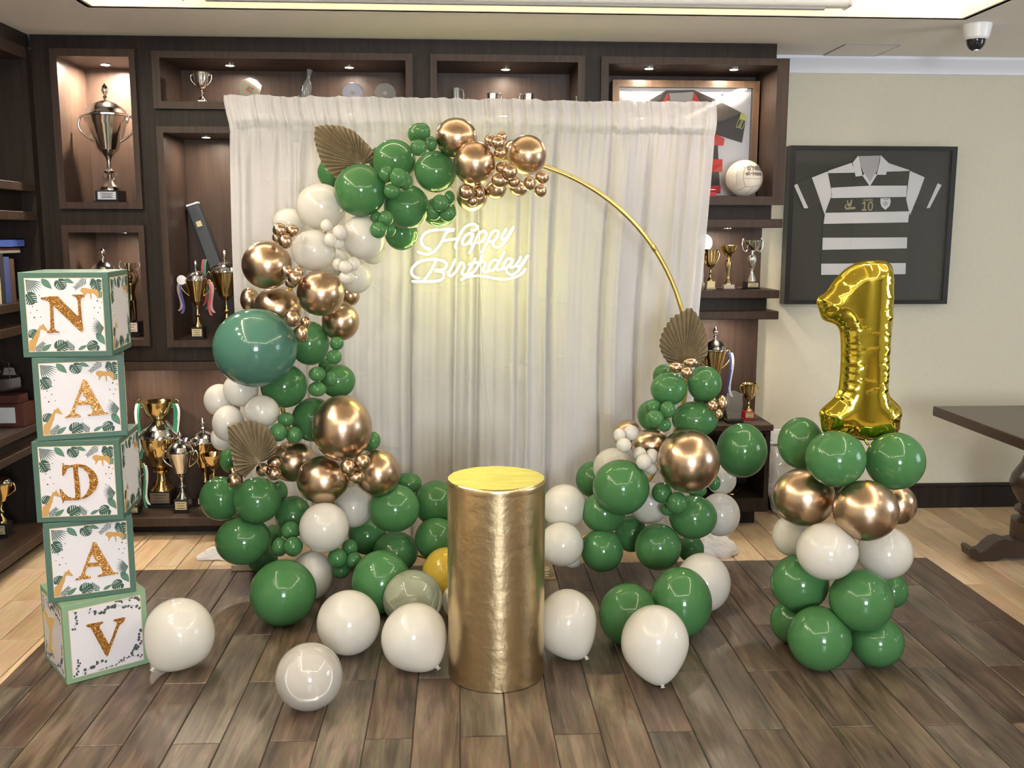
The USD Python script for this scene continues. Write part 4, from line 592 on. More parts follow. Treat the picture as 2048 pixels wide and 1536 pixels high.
# bookcase along the left wall
bk = thing('corner_bookcase', 'dark wood open bookcase along the left wall meeting the trophy cabinet', 'bookcase', (0, 0, 0))
YL0, YL1 = 3.0, 4.93
XF, XB = -2.05, -2.385
part(bk, 'back_panel', B(-2.40, XB, YL0, 4.985, .06, CZ - .001), WOODL)
part(bk, 'fascia', B(-2.09, XF - .012, YL0, 4.985, 2.43, CZ - .001), WOOD)
for z0, z1 in ((2.375, 2.43), (1.755, 1.795), (1.618, 1.660), (1.198, 1.240), (1.088, 1.130), (.610, .648), (.515, .553)):
    part(bk, 'shelf', B(XB, XF, YL0, YL1, z0, z1, .003), WOODL)
for z0, z1 in ((1.660, 1.755), (1.130, 1.198), (.553, .610)):
    part(bk, 'shelf_spacer', B(XB, XF - .07, YL0, YL1, z0, z1), WOOD)
part(bk, 'bench', B(XB, XF, YL0, YL1, .062, .110, .004), WOODL)
part(bk, 'plinth', B(XB, -2.13, YL0, YL1, 0, .0615), WOOD)
part(bk, 'corner_stile', B(-2.385, XF, YL1, 4.985, 0, 2.4299), WOOD)
part(bk, 'end_panel', B(XB, XF, YL0 - .04, YL0, 0, CZ - .001), WOOD)
# ---------------------------------------------------------------- trophies
def plaque(parent, w, h, y, zc, mat, lines=3, ink=None, x=0.0):
    part(parent, 'plaque', B(x - w / 2, x + w / 2, y - .002, y, zc - h / 2, zc + h / 2), mat)
    ls = [B(x - w * .36 * (1 - .25 * (i % 2)), x + w * .36 * (1 - .25 * (i % 2)), y - .0028, y - .0019, zc + h * (.3 - .6 * i / max(1, lines - 1)) - h * .035, zc + h * (.3 - .6 * i / max(1, lines - 1)) + h * .035) for i in range(lines)]
    part(parent, 'engraved_lines', cat(ls), ink or INK)
def handles(parent, W, H, z0, z1, mat, reach=.36, r=.0045, hw=.98, scroll=True):
    R = W / 2
    for s in (-1, 1):
        pts = [(s * R * hw, 0, z1 - .02 * H), (s * R * (hw + reach * .6), 0, z1 + .03 * H), (s * R * (hw + reach), 0, z1 - .03 * H), (s * R * (hw + reach * .75), 0, (z0 + z1) / 2), (s * R * (hw - .2), 0, z0 + .02 * H), (s * R * (hw - .45), 0, z0)]
        part(parent, 'handle', tube(spline(pts, 6), r, 8), mat, smooth=60)
def ribbons(parent, sx, R, ztop, length, mats, y=-.012):
    for i, m in enumerate(mats):
        dx = sx * (R + .006 + .010 * i)
        path = [(dx, y - .004 * i, ztop), (dx + sx * .006, y - .008, ztop - length * .35), (dx - sx * .004, y - .003, ztop - length * .7), (dx + sx * .006 * (i + 1), y - .006, ztop - length * (1 - .08 * i))]
        c = spline(path, 6); w = .0065
        v = np.vstack([c + [-w, -.0006, 0], c + [w, -.0006, 0], c + [w, .0006, 0], c + [-w, .0006, 0]]); n = len(c)
        f = []
        for a, b in ((0, 1), (1, 2), (2, 3), (3, 0)):
            for k in range(n - 1): f += [[a * n + k, b * n + k, b * n + k + 1], [a * n + k, b * n + k + 1, a * n + k + 1]]
        f += [[0, n, 2 * n], [0, 2 * n, 3 * n], [n - 1, 3 * n - 1, 2 * n - 1], [n - 1, 4 * n - 1, 3 * n - 1]]
        part(parent, 'ribbon', trimesh.Trimesh(v, np.array(f), process=False), m, smooth=60)
RIB_G = pb('ribbon_green', (.03, .22, .12), .45); RIB_W = pb('ribbon_white', (.7, .7, .7), .45); RIB_B = pb('ribbon_blue', (.04, .05, .20), .45); RIB_P = pb('ribbon_pink', (.36, .24, .25), .45); RIB_R = pb('ribbon_red', (.4, .05, .07), .45)
def trophy(name, label, loc, H, W, style, metal, base=(.55, .12), basemat=None, pl=PLAQG, lid=None, ink=None, plaquelines=3, finial_r=1.0, stemmat=None):
    t = thing(name, label, 'trophy', loc); R = W / 2; bw, bh = base[0] * W / 2, base[1] * H
    bm = basemat or BLACKP
    part(t, 'base', cat([B(-bw, bw, -bw, bw, bh * .14, bh, .002), B(-bw * 1.12, bw * 1.12, -bw * 1.12, bw * 1.12, 0, bh * .14, .0015)]), bm)
    if pl is not None: plaque(t, bw * 1.55, bh * .62, -bw - .0005, bh * .56, pl, plaquelines, ink)
    S = lambda prof: [(r * R, z * H) for r, z in prof]
    b0 = base[1]
    if style == 'lidcup':
        k = lambda z: b0 + (z - .12) * (1 - b0) / .88
        part(t, 'stem', lathe(S([(0, k(.12)), (.46, k(.12)), (.46, k(.135)), (.40, k(.155)), (.22, k(.19)), (.14, k(.23)), (.12, k(.25)), (.24, k(.265)), (.26, k(.28)), (.14, k(.30)), (.10, k(.36)), (.17, k(.40)), (0, k(.405))]), 32), stemmat or metal, smooth=50)
        part(t, 'cup', lathe(S([(0, k(.395)), (.20, k(.40)), (.30, k(.43)), (.50, k(.455)), (.52, k(.47)), (.62, k(.52)), (.80, k(.60)), (.90, k(.655)), (.92, k(.665)), (1.0, k(.71)), (1.03, k(.725)), (1.0, k(.73)), (0, k(.73))]), 40), metal, smooth=35)
        part(t, 'lid', lathe(S([(1.02, k(.731)), (1.02, k(.745)), (.96, k(.755)), (.88, k(.785)), (.80, k(.795)), (.62, k(.825)), (.34, k(.848)), (.14, k(.858)), (0, k(.86))]), 40), lid or SILVER, smooth=30)
        f = finial_r
        part(t, 'finial', lathe(S([(.10 * f, k(.857)), (.07 * f, k(.875)), (.14 * f, k(.885)), (.06 * f, k(.90)), (.17 * f, k(.925)), (.19 * f, k(.945)), (.15 * f, k(.965)), (.07 * f, k(.985)), (0, k(1.0))]), 24), lid or SILVER, smooth=50)
        handles(t, W, H, k(.52) * H, k(.70) * H, metal, r=max(.004, .031 * W))
    elif style == 'opencup':
        k = lambda z: b0 + z * (1 - b0)
        part(t, 'stem', lathe(S([(0, k(0)), (.5, k(0)), (.48, k(.03)), (.25, k(.09)), (.12, k(.15)), (.14, k(.22)), (.24, k(.25)), (.13, k(.28)), (.12, k(.36)), (.2, k(.40)), (0, k(.41))]), 28), metal, smooth=50)
        part(t, 'cup', lathe(S([(0, k(.40)), (.3, k(.41)), (.55, k(.47)), (.74, k(.60)), (.82, k(.75)), (.9, k(.92)), (1.0, k(1.0)), (.95, k(1.0)), (.80, k(.80)), (.5, k(.55)), (0, k(.47))]), 36), metal, smooth=45)
        handles(t, W, H, k(.52) * H, k(.9) * H, metal, .34, .0032, .86)
    elif style == 'bowl':
        k = lambda z: b0 + z * (1 - b0)
        part(t, 'column', lathe(S([(0, k(0)), (.46, k(0)), (.44, k(.04)), (.24, k(.14)), (.20, k(.2)), (.30, k(.38)), (.40, k(.50)), (.36, k(.58)), (.16, k(.63)), (.12, k(.68)), (0, k(.69))]), 12), stemmat or metal, smooth=20)
        part(t, 'bowl', lathe(S([(0, k(.68)), (.2, k(.69)), (.55, k(.76)), (.85, k(.87)), (1.0, k(.985)), (1.02, k(1.0)), (.95, k(.995)), (.5, k(.82)), (0, k(.78))]), 36), metal, smooth=45)
    elif style == 'bowlhandles':
        k = lambda z: b0 + z * (1 - b0)
        part(t, 'column', lathe(S([(0, k(0)), (.55, k(0)), (.50, k(.05)), (.26, k(.2)), (.16, k(.24)), (.30, k(.34)), (.52, k(.5)), (.50, k(.58)), (.3, k(.64)), (.12, k(.67)), (.12, k(.71)), (0, k(.72))]), 32), metal, smooth=50)
        part(t, 'bowl', lathe(S([(0, k(.70)), (.2, k(.71)), (.62, k(.78)), (.92, k(.90)), (1.0, k(.985)), (1.02, k(.995)), (.95, k(.99)), (.5, k(.82)), (0, k(.78))]), 36), metal, smooth=45)
        for s in (-1, 1):
            part(t, 'handle', tube(spline([(s * R * .55, 0, k(.76) * H), (s * R * .85, 0, k(.72) * H), (s * R * 1.1, 0, k(.86) * H), (s * R * 1.05, 0, k(1.0) * H), (s * R * .9, 0, k(1.04) * H)], 6), .004, 8), metal, smooth=60)
    return t
tA = trophy('lidded_trophy_cup', 'tallest silver lidded cup with two scroll handles, in the top left lit niche', (-1.752, 5.10, 1.7095), .585, .205, 'lidcup', SILVER, (.56, .105), pl=PLAQ, plaquelines=5, finial_r=.9)
part(tA, 'stem_ring', tube([(0.032 * math.cos(a), 0.032 * math.sin(a) * .3, .135 + .022 * math.sin(a)) for a in np.linspace(0, 2 * PI, 24, endpoint=False)], .0025, 6, closed=True), SILVER, smooth=60)
trophy('lidded_trophy_cup', 'gold cup with silver lid standing mostly hidden behind the top letter box', (-1.812, 5.10, 1.0335), .455, .125, 'lidcup', GOLD, (.55, .11), finial_r=1.2)
# figure holding a cup
tf = thing('figure_trophy', 'dark gold figure trophy lifting a cup, on a black base with red lettering', 'trophy', (-1.690, 5.13, 1.0335))
part(tf, 'base', cat([B(-.042, .042, -.04, .04, .014, .075, .002), B(-.046, .046, -.044, .044, 0, .014, .002)]), BLACKP)
plaque(tf, .070, .046, -.0405, .048, pb('plaque_cream', (.72, .64, .55), .5), 3, REDINK)
part(tf, 'figure', cat([tube(spline([(-.014, 0, .078), (-.013, 0, .13), (-.010, 0, .19)], 5), np.linspace(.008, .015, 11), 10), tube(spline([(.014, 0, .078), (.013, 0, .13), (.010, 0, .19)], 5), np.linspace(.008, .015, 11), 10),
    lathe([(0, .18), (.022, .185), (.021, .20), (.018, .225), (.026, .262), (.024, .275), (.009, .282), (.008, .288), (0, .29)], 20), ball((0, 0, .303), (.012, .013, .016)), ball((-.014, -.01, .08), (.009, .018, .007)), ball((.014, -.01, .08), (.009, .018, .007)),
    tube(spline([(-.024, 0, .268), (-.036, -.004, .30), (-.024, -.006, .335)], 5), .0065, 8), tube(spline([(.024, 0, .268), (.036, -.004, .30), (.024, -.006, .335)], 5), .0065, 8)]), BRONZE, smooth=60)
part(tf, 'cup', lathe([(0, .325), (.012, .327), (.022, .34), (.030, .365), (.033, .375), (.028, .374), (0, .345)], 24), SILVER, smooth=45)
for s in (-1, 1): part(tf, 'handle', tube(spline([(s * .028, 0, .342), (s * .046, 0, .346), (s * .052, 0, .366), (s * .044, 0, .382)], 6), .0035, 8), SILVER, smooth=60)
tD = trophy('ribboned_trophy_cup', 'slim gold lidded cup with pink and blue ribbons, beside the dark leaning box', (-1.336, 5.05, 1.0265), .402, .112, 'lidcup', GOLD, (.56, .15))
ribbons(tD, -1, .062, .29, .16, [RIB_B, RIB_P]); ribbons(tD, 1, .062, .29, .17, [RIB_R, RIB_P])
part(tD, 'rosette', lathe([(0, 0), (.02, .002), (.024, .006), (0, .008)], 18, (0, 0, 0)).apply_transform(trimesh.transformations.translation_matrix((-.066, -.02, .30)) @ trimesh.transformations.rotation_matrix(PI / 2, [1, 0, 0])), RIB_W)
tD2 = trophy('ribboned_trophy_cup', 'larger gold lidded cup half hidden behind the left edge of the white curtain', (-1.222, 5.185, 1.0265), .455, .145, 'lidcup', GOLD, (.56, .13))
ribbons(tD2, -1, .085, .40, .26, [RIB_G, RIB_R])
lb = thing('long_presentation_box', 'long dark grey box leaning in the niche behind the gold cups', 'box', (-1.365, 5.290, 1.0265))
DG = pb('box_slate', (.035, .042, .052), .5)
def leanbox(m): 
    m = m.copy(); m.apply_transform(trimesh.transformations.rotation_matrix(-.32, [0, 1, 0])); m.apply_translation((.19, 0, .012)); return m
part(lb, 'case', leanbox(B(-.030, .030, -.026, .026, 0, .70, .003)), DG)
part(lb, 'clasp', leanbox(B(-.014, .014, -.029, -.0262, .585, .615, .001)), PLAQG)
part(lb, 'end_cap', leanbox(B(-.031, .031, -.027, .027, .7005, .712, .002)), PLAQ)
part(lb, 'lining', leanbox(B(-.034, -.0305, -.025, .025, .012, .69, .001)), BLACKP)
tb = thing('ribboned_trophy_cup', 'biggest gold cup on the bench with a bowl on its lid and long green ribbons', 'trophy', (-1.608, 5.205, .1105))
part(tb, 'base', cat([B(-.058, .058, -.055, .055, .012, .085, .002), B(-.075, .075, -.07, .07, 0, .012, .002)]), BLACKP)
plaque(tb, .10, .055, -.0555, .05, pb('plaque_bronze', (.22, .17, .10), .4, .4), 3)
part(tb, 'stem', lathe([(0, .085), (.062, .085), (.06, .095), (.036, .115), (.026, .15), (.024, .175), (.044, .185), (.046, .195), (.024, .205), (.026, .215), (0, .217)], 32), GOLD, smooth=50)
part(tb, 'cup', lathe([(0, .213), (.05, .22), (.054, .235), (.062, .25), (.085, .29), (.096, .34), (.099, .365), (.101, .372), (0, .372)], 40), GOLD, smooth=40)
part(tb, 'lid', lathe([(.104, .3725), (.104, .385), (.098, .395), (.085, .415), (.084, .422), (.062, .44), (.044, .462), (.03, .47), (0, .472)], 40), SILVER, smooth=35)
part(tb, 'crown_bowl', lathe([(0, .468), (.03, .47), (.05, .48), (.07, .51), (.078, .545), (.085, .566), (.078, .562), (.06, .52), (0, .50)], 36), GOLD, smooth=45)
for s in (-1, 1): part(tb, 'handle', tube(spline([(s * .074, 0, .53), (s * .10, 0, .545), (s * .108, 0, .565), (s * .096, 0, .575)], 6), .004, 8), GOLD, smooth=60)
ribbons(tb, -1, .088, .555, .30, [RIB_G, RIB_W]); ribbons(tb, 1, .078, .555, .24, [RIB_G, RIB_G, RIB_W])
trophy('lidded_trophy_cup', 'ornate silver lidded cup at the front of the bench, between gold cups', (-1.464, 5.07, .1105), .435, .135, 'lidcup', SILVER, (.56, .16), pl=PLAQG, plaquelines=3)
tr = trophy('ribboned_trophy_cup', 'gold lidded cup on the bench partly hidden by the white balloons', (-1.376, 5.20, .1105), .475, .15, 'lidcup', GOLD, (.55, .10))
ribbons(tr, -1, .08, .37, .18, [RIB_W, RIB_B])
trophy('bowl_trophy', 'small gold bowl trophy on the bench tucked beside the left fan leaf', (-1.292, 5.05, .1105), .31, .125, 'bowl', GOLD, (.5, .12))
tl = trophy('ribboned_trophy_cup', 'gold cup on the bench peeking out right of the middle letter box', (-1.706, 5.045, .1105), .36, .10, 'lidcup', GOLD, (.6, .12))
ribbons(tl, 1, .055, .26, .23, [RIB_G, RIB_W])
trophy('figure_cup', 'gold cup trophy on the low left bench at the picture edge', (-2.215, 4.68, .1105), .345, .11, 'lidcup', GOLD, (.62, .2), plaquelines=2)
trophy('open_trophy_cup', 'small silver open cup with two handles on the top shelf left of the curtain', (-1.268, 5.06, 2.1925), .15, .084, 'opencup', SILVER, (.42, .12), basemat=PLAQ, pl=None)
# right-hand shelves
trophy('tulip_trophy', 'gold tulip-shaped cup half hidden behind the right curtain edge', (1.316, 5.09, 1.2765), .205, .072, 'opencup', GOLD, (.62, .2), basemat=PLAQG, pl=None)
trophy('bowl_trophy', 'gold fluted bowl trophy on a pale marble base, middle of the right shelf', (1.411, 5.09, 1.2765), .228, .092, 'bowl', GOLD, (.62, .10), basemat=pb('marble_cream', (.5, .45, .40), .3), pl=None)
trophy('handled_bowl_trophy', 'silver handled bowl trophy on a black base at the right shelf end', (1.535, 5.09, 1.2765), .255, .098, 'bowlhandles', SILVER, (.72, .15), pl=PLAQG)
sp = thing('glass_globe_award', 'round frosted glass award behind the gold tulip cup', 'glass award', (1.300, 5.20, 1.2765))
part(sp, 'globe', ball((0, 0, .237), (.05, .016, .05), 3), GLASSW, smooth=60)
part(sp, 'stand', lathe([(0, 0), (.035, 0), (.035, .012), (.010, .03), (.008, .186), (0, .187)], 24), GLASS, smooth=50)
tt = trophy('tall_trophy_cup', 'tall gold and silver lidded cup with a blue ribbon beside the right fan leaf', (1.372, 5.16, .5695), .50, .125, 'lidcup', GOLD, (.7, .16), finial_r=1.3)
ribbons(tt, 1, .072, .36, .26, [RIB_B, RIB_W])
ga = thing('glass_shield_award', 'clear glass shield award on a black foot on the lower right shelf', 'glass award', (1.452, 5.03, .5695))
part(ga, 'shield', prism(P([(-.035, .018), (.035, .018), (.045, .10), (.040, .155), (0, .172), (-.040, .155), (-.045, .10)]), -.006, .006), GLASS)
part(ga, 'foot', B(-.045, .045, -.03, .03, 0, .018, .002), BLACKP)
trophy('red_based_cup', 'small gold cup with two handles on a bright red base', (1.556, 5.12, .5695), .196, .082, 'opencup', GOLD, (.66, .24), basemat=REDB, pl=PLAQG, plaquelines=2)
gm = thing('gold_medal_dish', 'small gold dish lying inside the open base cupboard', 'dish', (1.47, 5.08, .1655))
part(gm, 'dish', lathe([(0, .004), (.02, .004), (.035, .012), (.046, .03), (.048, .034), (.044, .032), (.03, .014), (0, .009)], 32), GOLD, smooth=45)
part(gm, 'foot', lathe([(0, 0), (.022, 0), (.02, .005), (0, .006)], 24), GOLD)
rt = thing('red_trinket_box', 'small red box beside the football at the curtain edge', 'box', (1.283, 5.07, 1.7505))
part(rt, 'body', B(-.035, .035, -.025, .025, 0, .026, .002), REDB); part(rt, 'lid', B(-.037, .037, -.027, .027, .0265, .038, .003), REDB)
# glassware on the top shelves
def glass_plaque(name, label, loc, w, h, mat, logo):
    t = thing(name, label, 'glass award', loc)
    part(t, 'slab', prism(P([(-w * .38, .012), (w * .38, .012), (w * .42, h * .45), (w * .5, h * .7), (w * .3, h * .92), (0, h), (-w * .3, h * .92), (-w * .5, h * .7), (-w * .42, h * .45)]), -.006, .006), mat)
    part(t, 'foot', B(-w * .42, w * .42, -.02, .02, 0, .012, .001), mat)
    if logo:
        part(t, 'crest', prism(unary_union([Point(-.012, h * .55).buffer(.008), Point(.0, h * .48).buffer(.006), Point(.012, h * .58).buffer(.006)]), -.0075, -.0062), RIB_R)
        part(t, 'crest', prism(unary_union([Point(-.004, h * .62).buffer(.007), Point(.008, h * .45).buffer(.005)]), -.0085, -.0076), RIB_G)
glass_plaque('glass_plaque', 'glass plaque with a small red and green crest on the top shelf', (-1.030, 5.06, 2.1925), .115, .128, pane('champagne_glass', (.75, .72, .62), (.42, .40, .32), .6), True)
gb = thing('glass_bottle_award', 'clear glass bottle-shaped award lying tilted on a small stand', 'glass award', (-.757, 5.06, 2.1925))
bt = lathe([(0, .0), (.024, .002), (.026, .01), (.026, .085), (.020, .10), (.010, .118), (.009, .14), (.017, .165), (.014, .168), (0, .168)], 28); bt.apply_transform(trimesh.transformations.rotation_matrix(.2, [0, 1, 0])); bt.apply_translation((-.012, 0, .006))
part(gb, 'bottle', bt, GLASS, smooth=50); part(gb, 'stand', B(-.042, .036, -.026, .026, .018, .044, .004), GLASS)
for x, lab, mm in ((-.527, 'bright round glass disc award on the top shelf, left of two', GLASSW), (-.366, 'dim round glass disc award on the top shelf, right of two', GLASS)):
    t = thing('glass_disc_award', lab, 'glass award', (x, 5.06, 2.1925))
    dk = lathe([(0, -.005), (.048, -.005), (.050, -.003), (.050, .003), (.048, .005), (0, .005)], 40); dk.apply_transform(trimesh.transformations.rotation_matrix(PI / 2, [1, 0, 0])); dk.apply_translation((0, 0, .058))
    part(t, 'disc', dk, mm); part(t, 'rim', tube([(.0505 * math.cos(a), 0, .058 + .0505 * math.sin(a)) for a in np.linspace(0, 2 * PI, 40, endpoint=False)], .0022, 6, closed=True), GLASSW, smooth=60)
    part(t, 'foot', B(-.03, .03, -.018, .018, 0, .010, .001), mm)
    part(t, 'etched_mark', prism(unary_union([Point(0, .06).buffer(.010), sbox(-.014, .058, .014, .062)]), -.0065, -.0055), GREYP)
def tankard(label, x, r, h, mat, s, name='tankard'):
    t = thing(name, label, 'tankard', (x, 5.06, 2.1925))
    part(t, 'body', lathe([(0, 0), (r, 0), (r * 1.02, .004), (r * .98, h * .5), (r, h - .003), (r * 1.03, h), (r * .93, h), (r * .9, h * .5), (r * .9, .008), (0, .008)], 32), mat, smooth=45)
    part(t, 'handle', tube(spline([(s * r * .98, -.004, h * .9), (s * r * 1.5, -.006, h * .92), (s * r * 1.75, -.006, h * .6), (s * r * 1.5, -.006, h * .2), (s * r * .98, -.004, h * .12)], 6), .0045, 8), mat, smooth=60)
tankard('clear glass tankard on the top shelf, left of the two metal mugs', -.011, .021, .088, GLASS, 1, 'glass_tankard')
tankard('dark pewter mug with a bright handle on its right side', .170, .026, .064, PEWTER, 1, 'pewter_mug')
tankard('dark pewter mug with a bright handle on its left side', .350, .026, .064, PEWTER, -1, 'pewter_mug')
wc = thing('name_card', 'tiny white card leaning at the right end of the top shelf', 'card', (.600, 5.0, 2.1925))
m = B(-.011, .011, -.001, .001, 0, .048); m.apply_transform(trimesh.transformations.rotation_matrix(-.12, [0, 1, 0])); part(wc, 'card_face', m, RIB_W)
part(wc, 'card_foot', B(-.012, .012, -.002, .014, 0, .003), RIB_W)
# football
fb = thing('football', 'white stitched football with black lettering on the right niche shelf', 'ball', (1.468, 5.06, 1.7505))
R_ = .094
BALLM = noisy('ball_leather', (.60, .54, .44), (.74, .69, .60), 14, .45)
part(fb, 'ball', ball((0, 0, R_), R_, 4), BALLM, smooth=True)
def onball(pts, rr=R_ + .0002): 
    p = np.array(pts, float); p /= np.linalg.norm(p, axis=1, keepdims=True); return p * rr + [0, 0, R_]
def arc(a, b, n=14):
    a, b = np.array(a, float), np.array(b, float); return onball([a * (1 - t) + b * t for t in np.linspace(0, 1, n)])
SEAM = pb('ball_seam', (.30, .26, .20), .7)
for a, b in (((-.25, -1, .62), (-.35, -1, .25)), ((-.35, -1, .25), (-.33, -1, -.12)), ((-.33, -1, -.12), (-.18, -1, -.55)), ((-.25, -1, .62), (.75, -1, .75)), ((-.35, -1, .22), (.9, -1, .30)), ((-.33, -1, -.05), (.95, -1, -.08)), ((-.18, -1, -.55), (.8, -1, -.55)),
             ((-.25, -1, .62), (-.55, -.5, 1)), ((-.18, -1, -.55), (-.9, -1, -1.2)), ((-.8, -1, .5), (-.85, -1, -.6)), ((.3, -1, -.55), (-.1, -.8, -1.3))):
    part(fb, 'seam', tube(arc(a, b), .0011, 5), SEAM, smooth=60)
def ball_text(txt, h, lon0, lat, mat):
    m = meshkit.text_mesh(txt, h, .0006, bold=True); m = m.subdivide_to_size(.006)
    v = m.vertices; lon = lon0 + .74 * v[:, 0] / (R_ * math.cos(lat)); la = lat + v[:, 1] / R_; rr = R_ + .0004 + v[:, 2]
    m.vertices = np.stack([rr * np.cos(la) * np.sin(lon), -rr * np.cos(la) * np.cos(lon), rr * np.sin(la) + R_], 1); part(fb, 'lettering', m, mat, smooth=False)
ball_text("o'neills", .031, -.13, .40, INK); ball_text('all-ireland', .019, -.20, .12, INK)

# ---------------------------------------------------------------- framed shirts
def flat(t, name, polylist, y, th, mat, ox, oz, label=None):
    g = unary_union([P(p) for p in polylist]); g = affinity.translate(g, -ox, -oz)
    return part(t, name, prism(g, y - th, y), mat, label=label)
J = DATA['JERSEY']; ox, oz = 2.245, 1.18
SHB = pb('shirt_black_green', (.040, .042, .036), .8); SHW = pb('shirt_white', (.74, .73, .73), .8); SHG = pb('shirt_lining', (.42, .42, .44), .8); MOUNT = pb('mount_charcoal', (.026, .028, .025), .7); EDGE = pb('shirt_edge_green', (.012, .05, .035), .8); EMB = pb('embroidery_gold', (.36, .32, .20), .6)
jf = thing('framed_shirt', 'black framed shirt with white and dark hoops and a gold 10, on the right wall', 'framed shirt', (ox, 5.343, oz))
fx0, fx1, fz0, fz1 = 1.776 - ox, 2.694 - ox, 1.181 - oz, 2.031 - oz
part(jf, 'frame', prism(sbox(fx0, fz0, fx1, fz1).difference(sbox(fx0 + .028, fz0 + .022, fx1 - .028, fz1 - .022)), -.075, 0), BLACKP)
part(jf, 'mount_board', B(fx0 + .028, fx1 - .028, -.040, -.030, fz0 + .022, fz1 - .022), MOUNT)
sh = part(jf, 'shirt', prism(affinity.translate(P(J['shirt']).buffer(.002), -ox, -oz), -.0475, -.0405), SHB, label='dark hooped shirt body with short sleeves')
def grow(p): return list(P(p).buffer(.0035).exterior.coords)
for i, p in enumerate(J['w']):
    nm = 'yoke yoke collar collar collar_trim sleeve sleeve cuff cuff hoop hoop hoop hoop'.split()[i]
    q_ = prism(affinity.translate(P(p).buffer(.0028), -ox, -oz), -.0482, -.0476)
    part(sh, nm + '_edging', q_, EDGE)
    lift = .001 if nm.startswith('collar') else 0
    part(sh, nm, prism(affinity.translate(P(p), -ox, -oz), -.0498 - lift, -.0484), SHW)
part(sh, 'neck_lining', prism(affinity.translate(P(J['g'][0]), -ox, -oz), -.0488, -.0477), SHG)
part(sh, 'crest', prism(affinity.translate(P(J['shield']), -ox, -oz), -.0492, -.0477), SHW)
cx_, cz_ = np.array(J['shield'])[:, 0].mean() - ox, np.array(J['shield'])[:, 1].mean() - oz
part(sh, 'crest_detail', prism(unary_union([Point(cx_, cz_ - .004).buffer(.013).difference(Point(cx_, cz_ - .004).buffer(.010)), Point(cx_, cz_ - .004).buffer(.006), sbox(cx_ - .016, cz_ + .017, cx_ + .016, cz_ + .022)]), -.0497, -.0492), GREYP)
def flat_text(parent, name, txt, h, x, z, y, mat, bold=True, ang=0, sx=1.0, center=True):
    m = meshkit.text_mesh(txt, h, .0008, bold=bold); v = m.vertices.copy(); b = m.bounds
    if center: v[:, 0] -= (b[0][0] + b[1][0]) / 2; v[:, 1] -= (b[0][1] + b[1][1]) / 2
    v[:, 0] *= sx; c, s = math.cos(ang), math.sin(ang)
    m.vertices = np.stack([x + v[:, 0] * c - v[:, 1] * s, y - v[:, 2], z + v[:, 0] * s + v[:, 1] * c], 1); part(parent, name, m, mat, smooth=False)
(tx0, tz0), (tx1, tz1) = J['ten']; flat_text(sh, 'number', '10', abs(tz1 - tz0), (tx0 + tx1) / 2 - ox, (tz0 + tz1) / 2 - oz, -.0477, EMB, sx=.82)
(tx0, tz0), (tx1, tz1) = J['word']; flat_text(sh, 'wordmark', "oneills", .013, (tx0 + tx1) / 2 - ox, (tz0 + tz1) / 2 - oz, -.0477, EMB)
(tx0, tz0), (tx1, tz1) = J['swan']; sx_ = lambda u, v: (tx0 + (tx1 - tx0) * u - ox, tz0 + (tz1 - tz0) * v - oz)
part(sh, 'emblem', prism(unary_union([P([sx_(*a) for a in ((.02, .3), (.1, .08), (.25, 0), (1, .08), (.95, .3), (.6, .26), (.45, .28), (.35, .18), (.2, .2), (.14, .35), (.25, .5), (.35, .55), (.33, .62), (.15, .52))]), P([sx_(*a) for a in ((.33, .3), (.6, .32), (.66, .6), (.68, .95), (.58, 1), (.5, .7), (.42, .6), (.35, .65), (.3, .9), (.18, .88), (.28, .6))])]), -.0490, -.0477), EMB)
part(jf, 'glazing', B(fx0 + .028, fx1 - .028, -.068, -.065, fz0 + .022, fz1 - .022), PICGL)

J2 = DATA['JERSEY2']; ox, oz = 1.19, 1.7505
SHK = pb('shirt_charcoal', (.022, .022, .026), .75); SHR = pb('shirt_red', (.62, .035, .025), .7); YEL = pb('patch_yellow', (.62, .66, .12), .6); MWH = pb('mount_white', (.74, .74, .76), .7)
j2 = thing('framed_shirt', 'red and black shirt on white in a wooden frame, half behind the curtain top', 'framed shirt', (ox, 5.26, oz))
fx0, fx1, fz0, fz1 = .80 - ox, max(p[0] for p in J2['white']) + .036 - ox, .001, 2.352 - oz
part(j2, 'frame', prism(sbox(fx0, fz0, fx1, fz1).difference(sbox(fx0 + .035, fz0 + .012, fx1 - .035, fz1 - .035)), -.055, .055), noisy('frame_walnut', (.07, .038, .018), (.12, .066, .030), 4, .35, (12, 12, 1)))
part(j2, 'mount_board', B(fx0 + .035, fx1 - .035, -.02, -.012, fz0 + .012, fz1 - .035), MWH)
clipb = sbox(fx0 + .036, fz0 + .013, fx1 - .036, fz1 - .036)
s2 = part(j2, 'shirt', prism(affinity.translate(P(J2['black']), -ox, -oz).intersection(clipb), -.028, -.0205), SHK)
part(s2, 'neck_lining', prism(affinity.translate(P(J2['grey'][0]), -ox, -oz).intersection(clipb), -.0292, -.0282), SHG)
for i, p in enumerate(J2['red']): part(s2, 'red_panel' if i < 2 else 'red_hoop', prism(affinity.translate(P(p), -ox, -oz).intersection(clipb), -.0292, -.0282), SHR)
part(s2, 'sleeve_patch', prism(affinity.translate(P(J2['patch']), -ox, -oz), -.0294, -.0282), YEL)
part(s2, 'sleeve_patch', prism(affinity.translate(P(J2['patch2']).buffer(.003).difference(P(J2['patch2']).buffer(.0005)), -ox, -oz), -.0294, -.0282), YEL)
pc = np.array(J2['patch2']).mean(0); flat_text(s2, 'sleeve_lettering', 'exo', .016, pc[0] - ox, pc[1] - oz, -.0284, YEL, ang=1.17)
for x in (1.06, 1.385): part(j2, 'pin', ball((x - ox, -.024, 2.285 - oz), .006, 2), SILVER, smooth=True)
part(j2, 'glazing', B(fx0 + .035, fx1 - .035, -.046, -.043, fz0 + .012, fz1 - .035), PICGL)

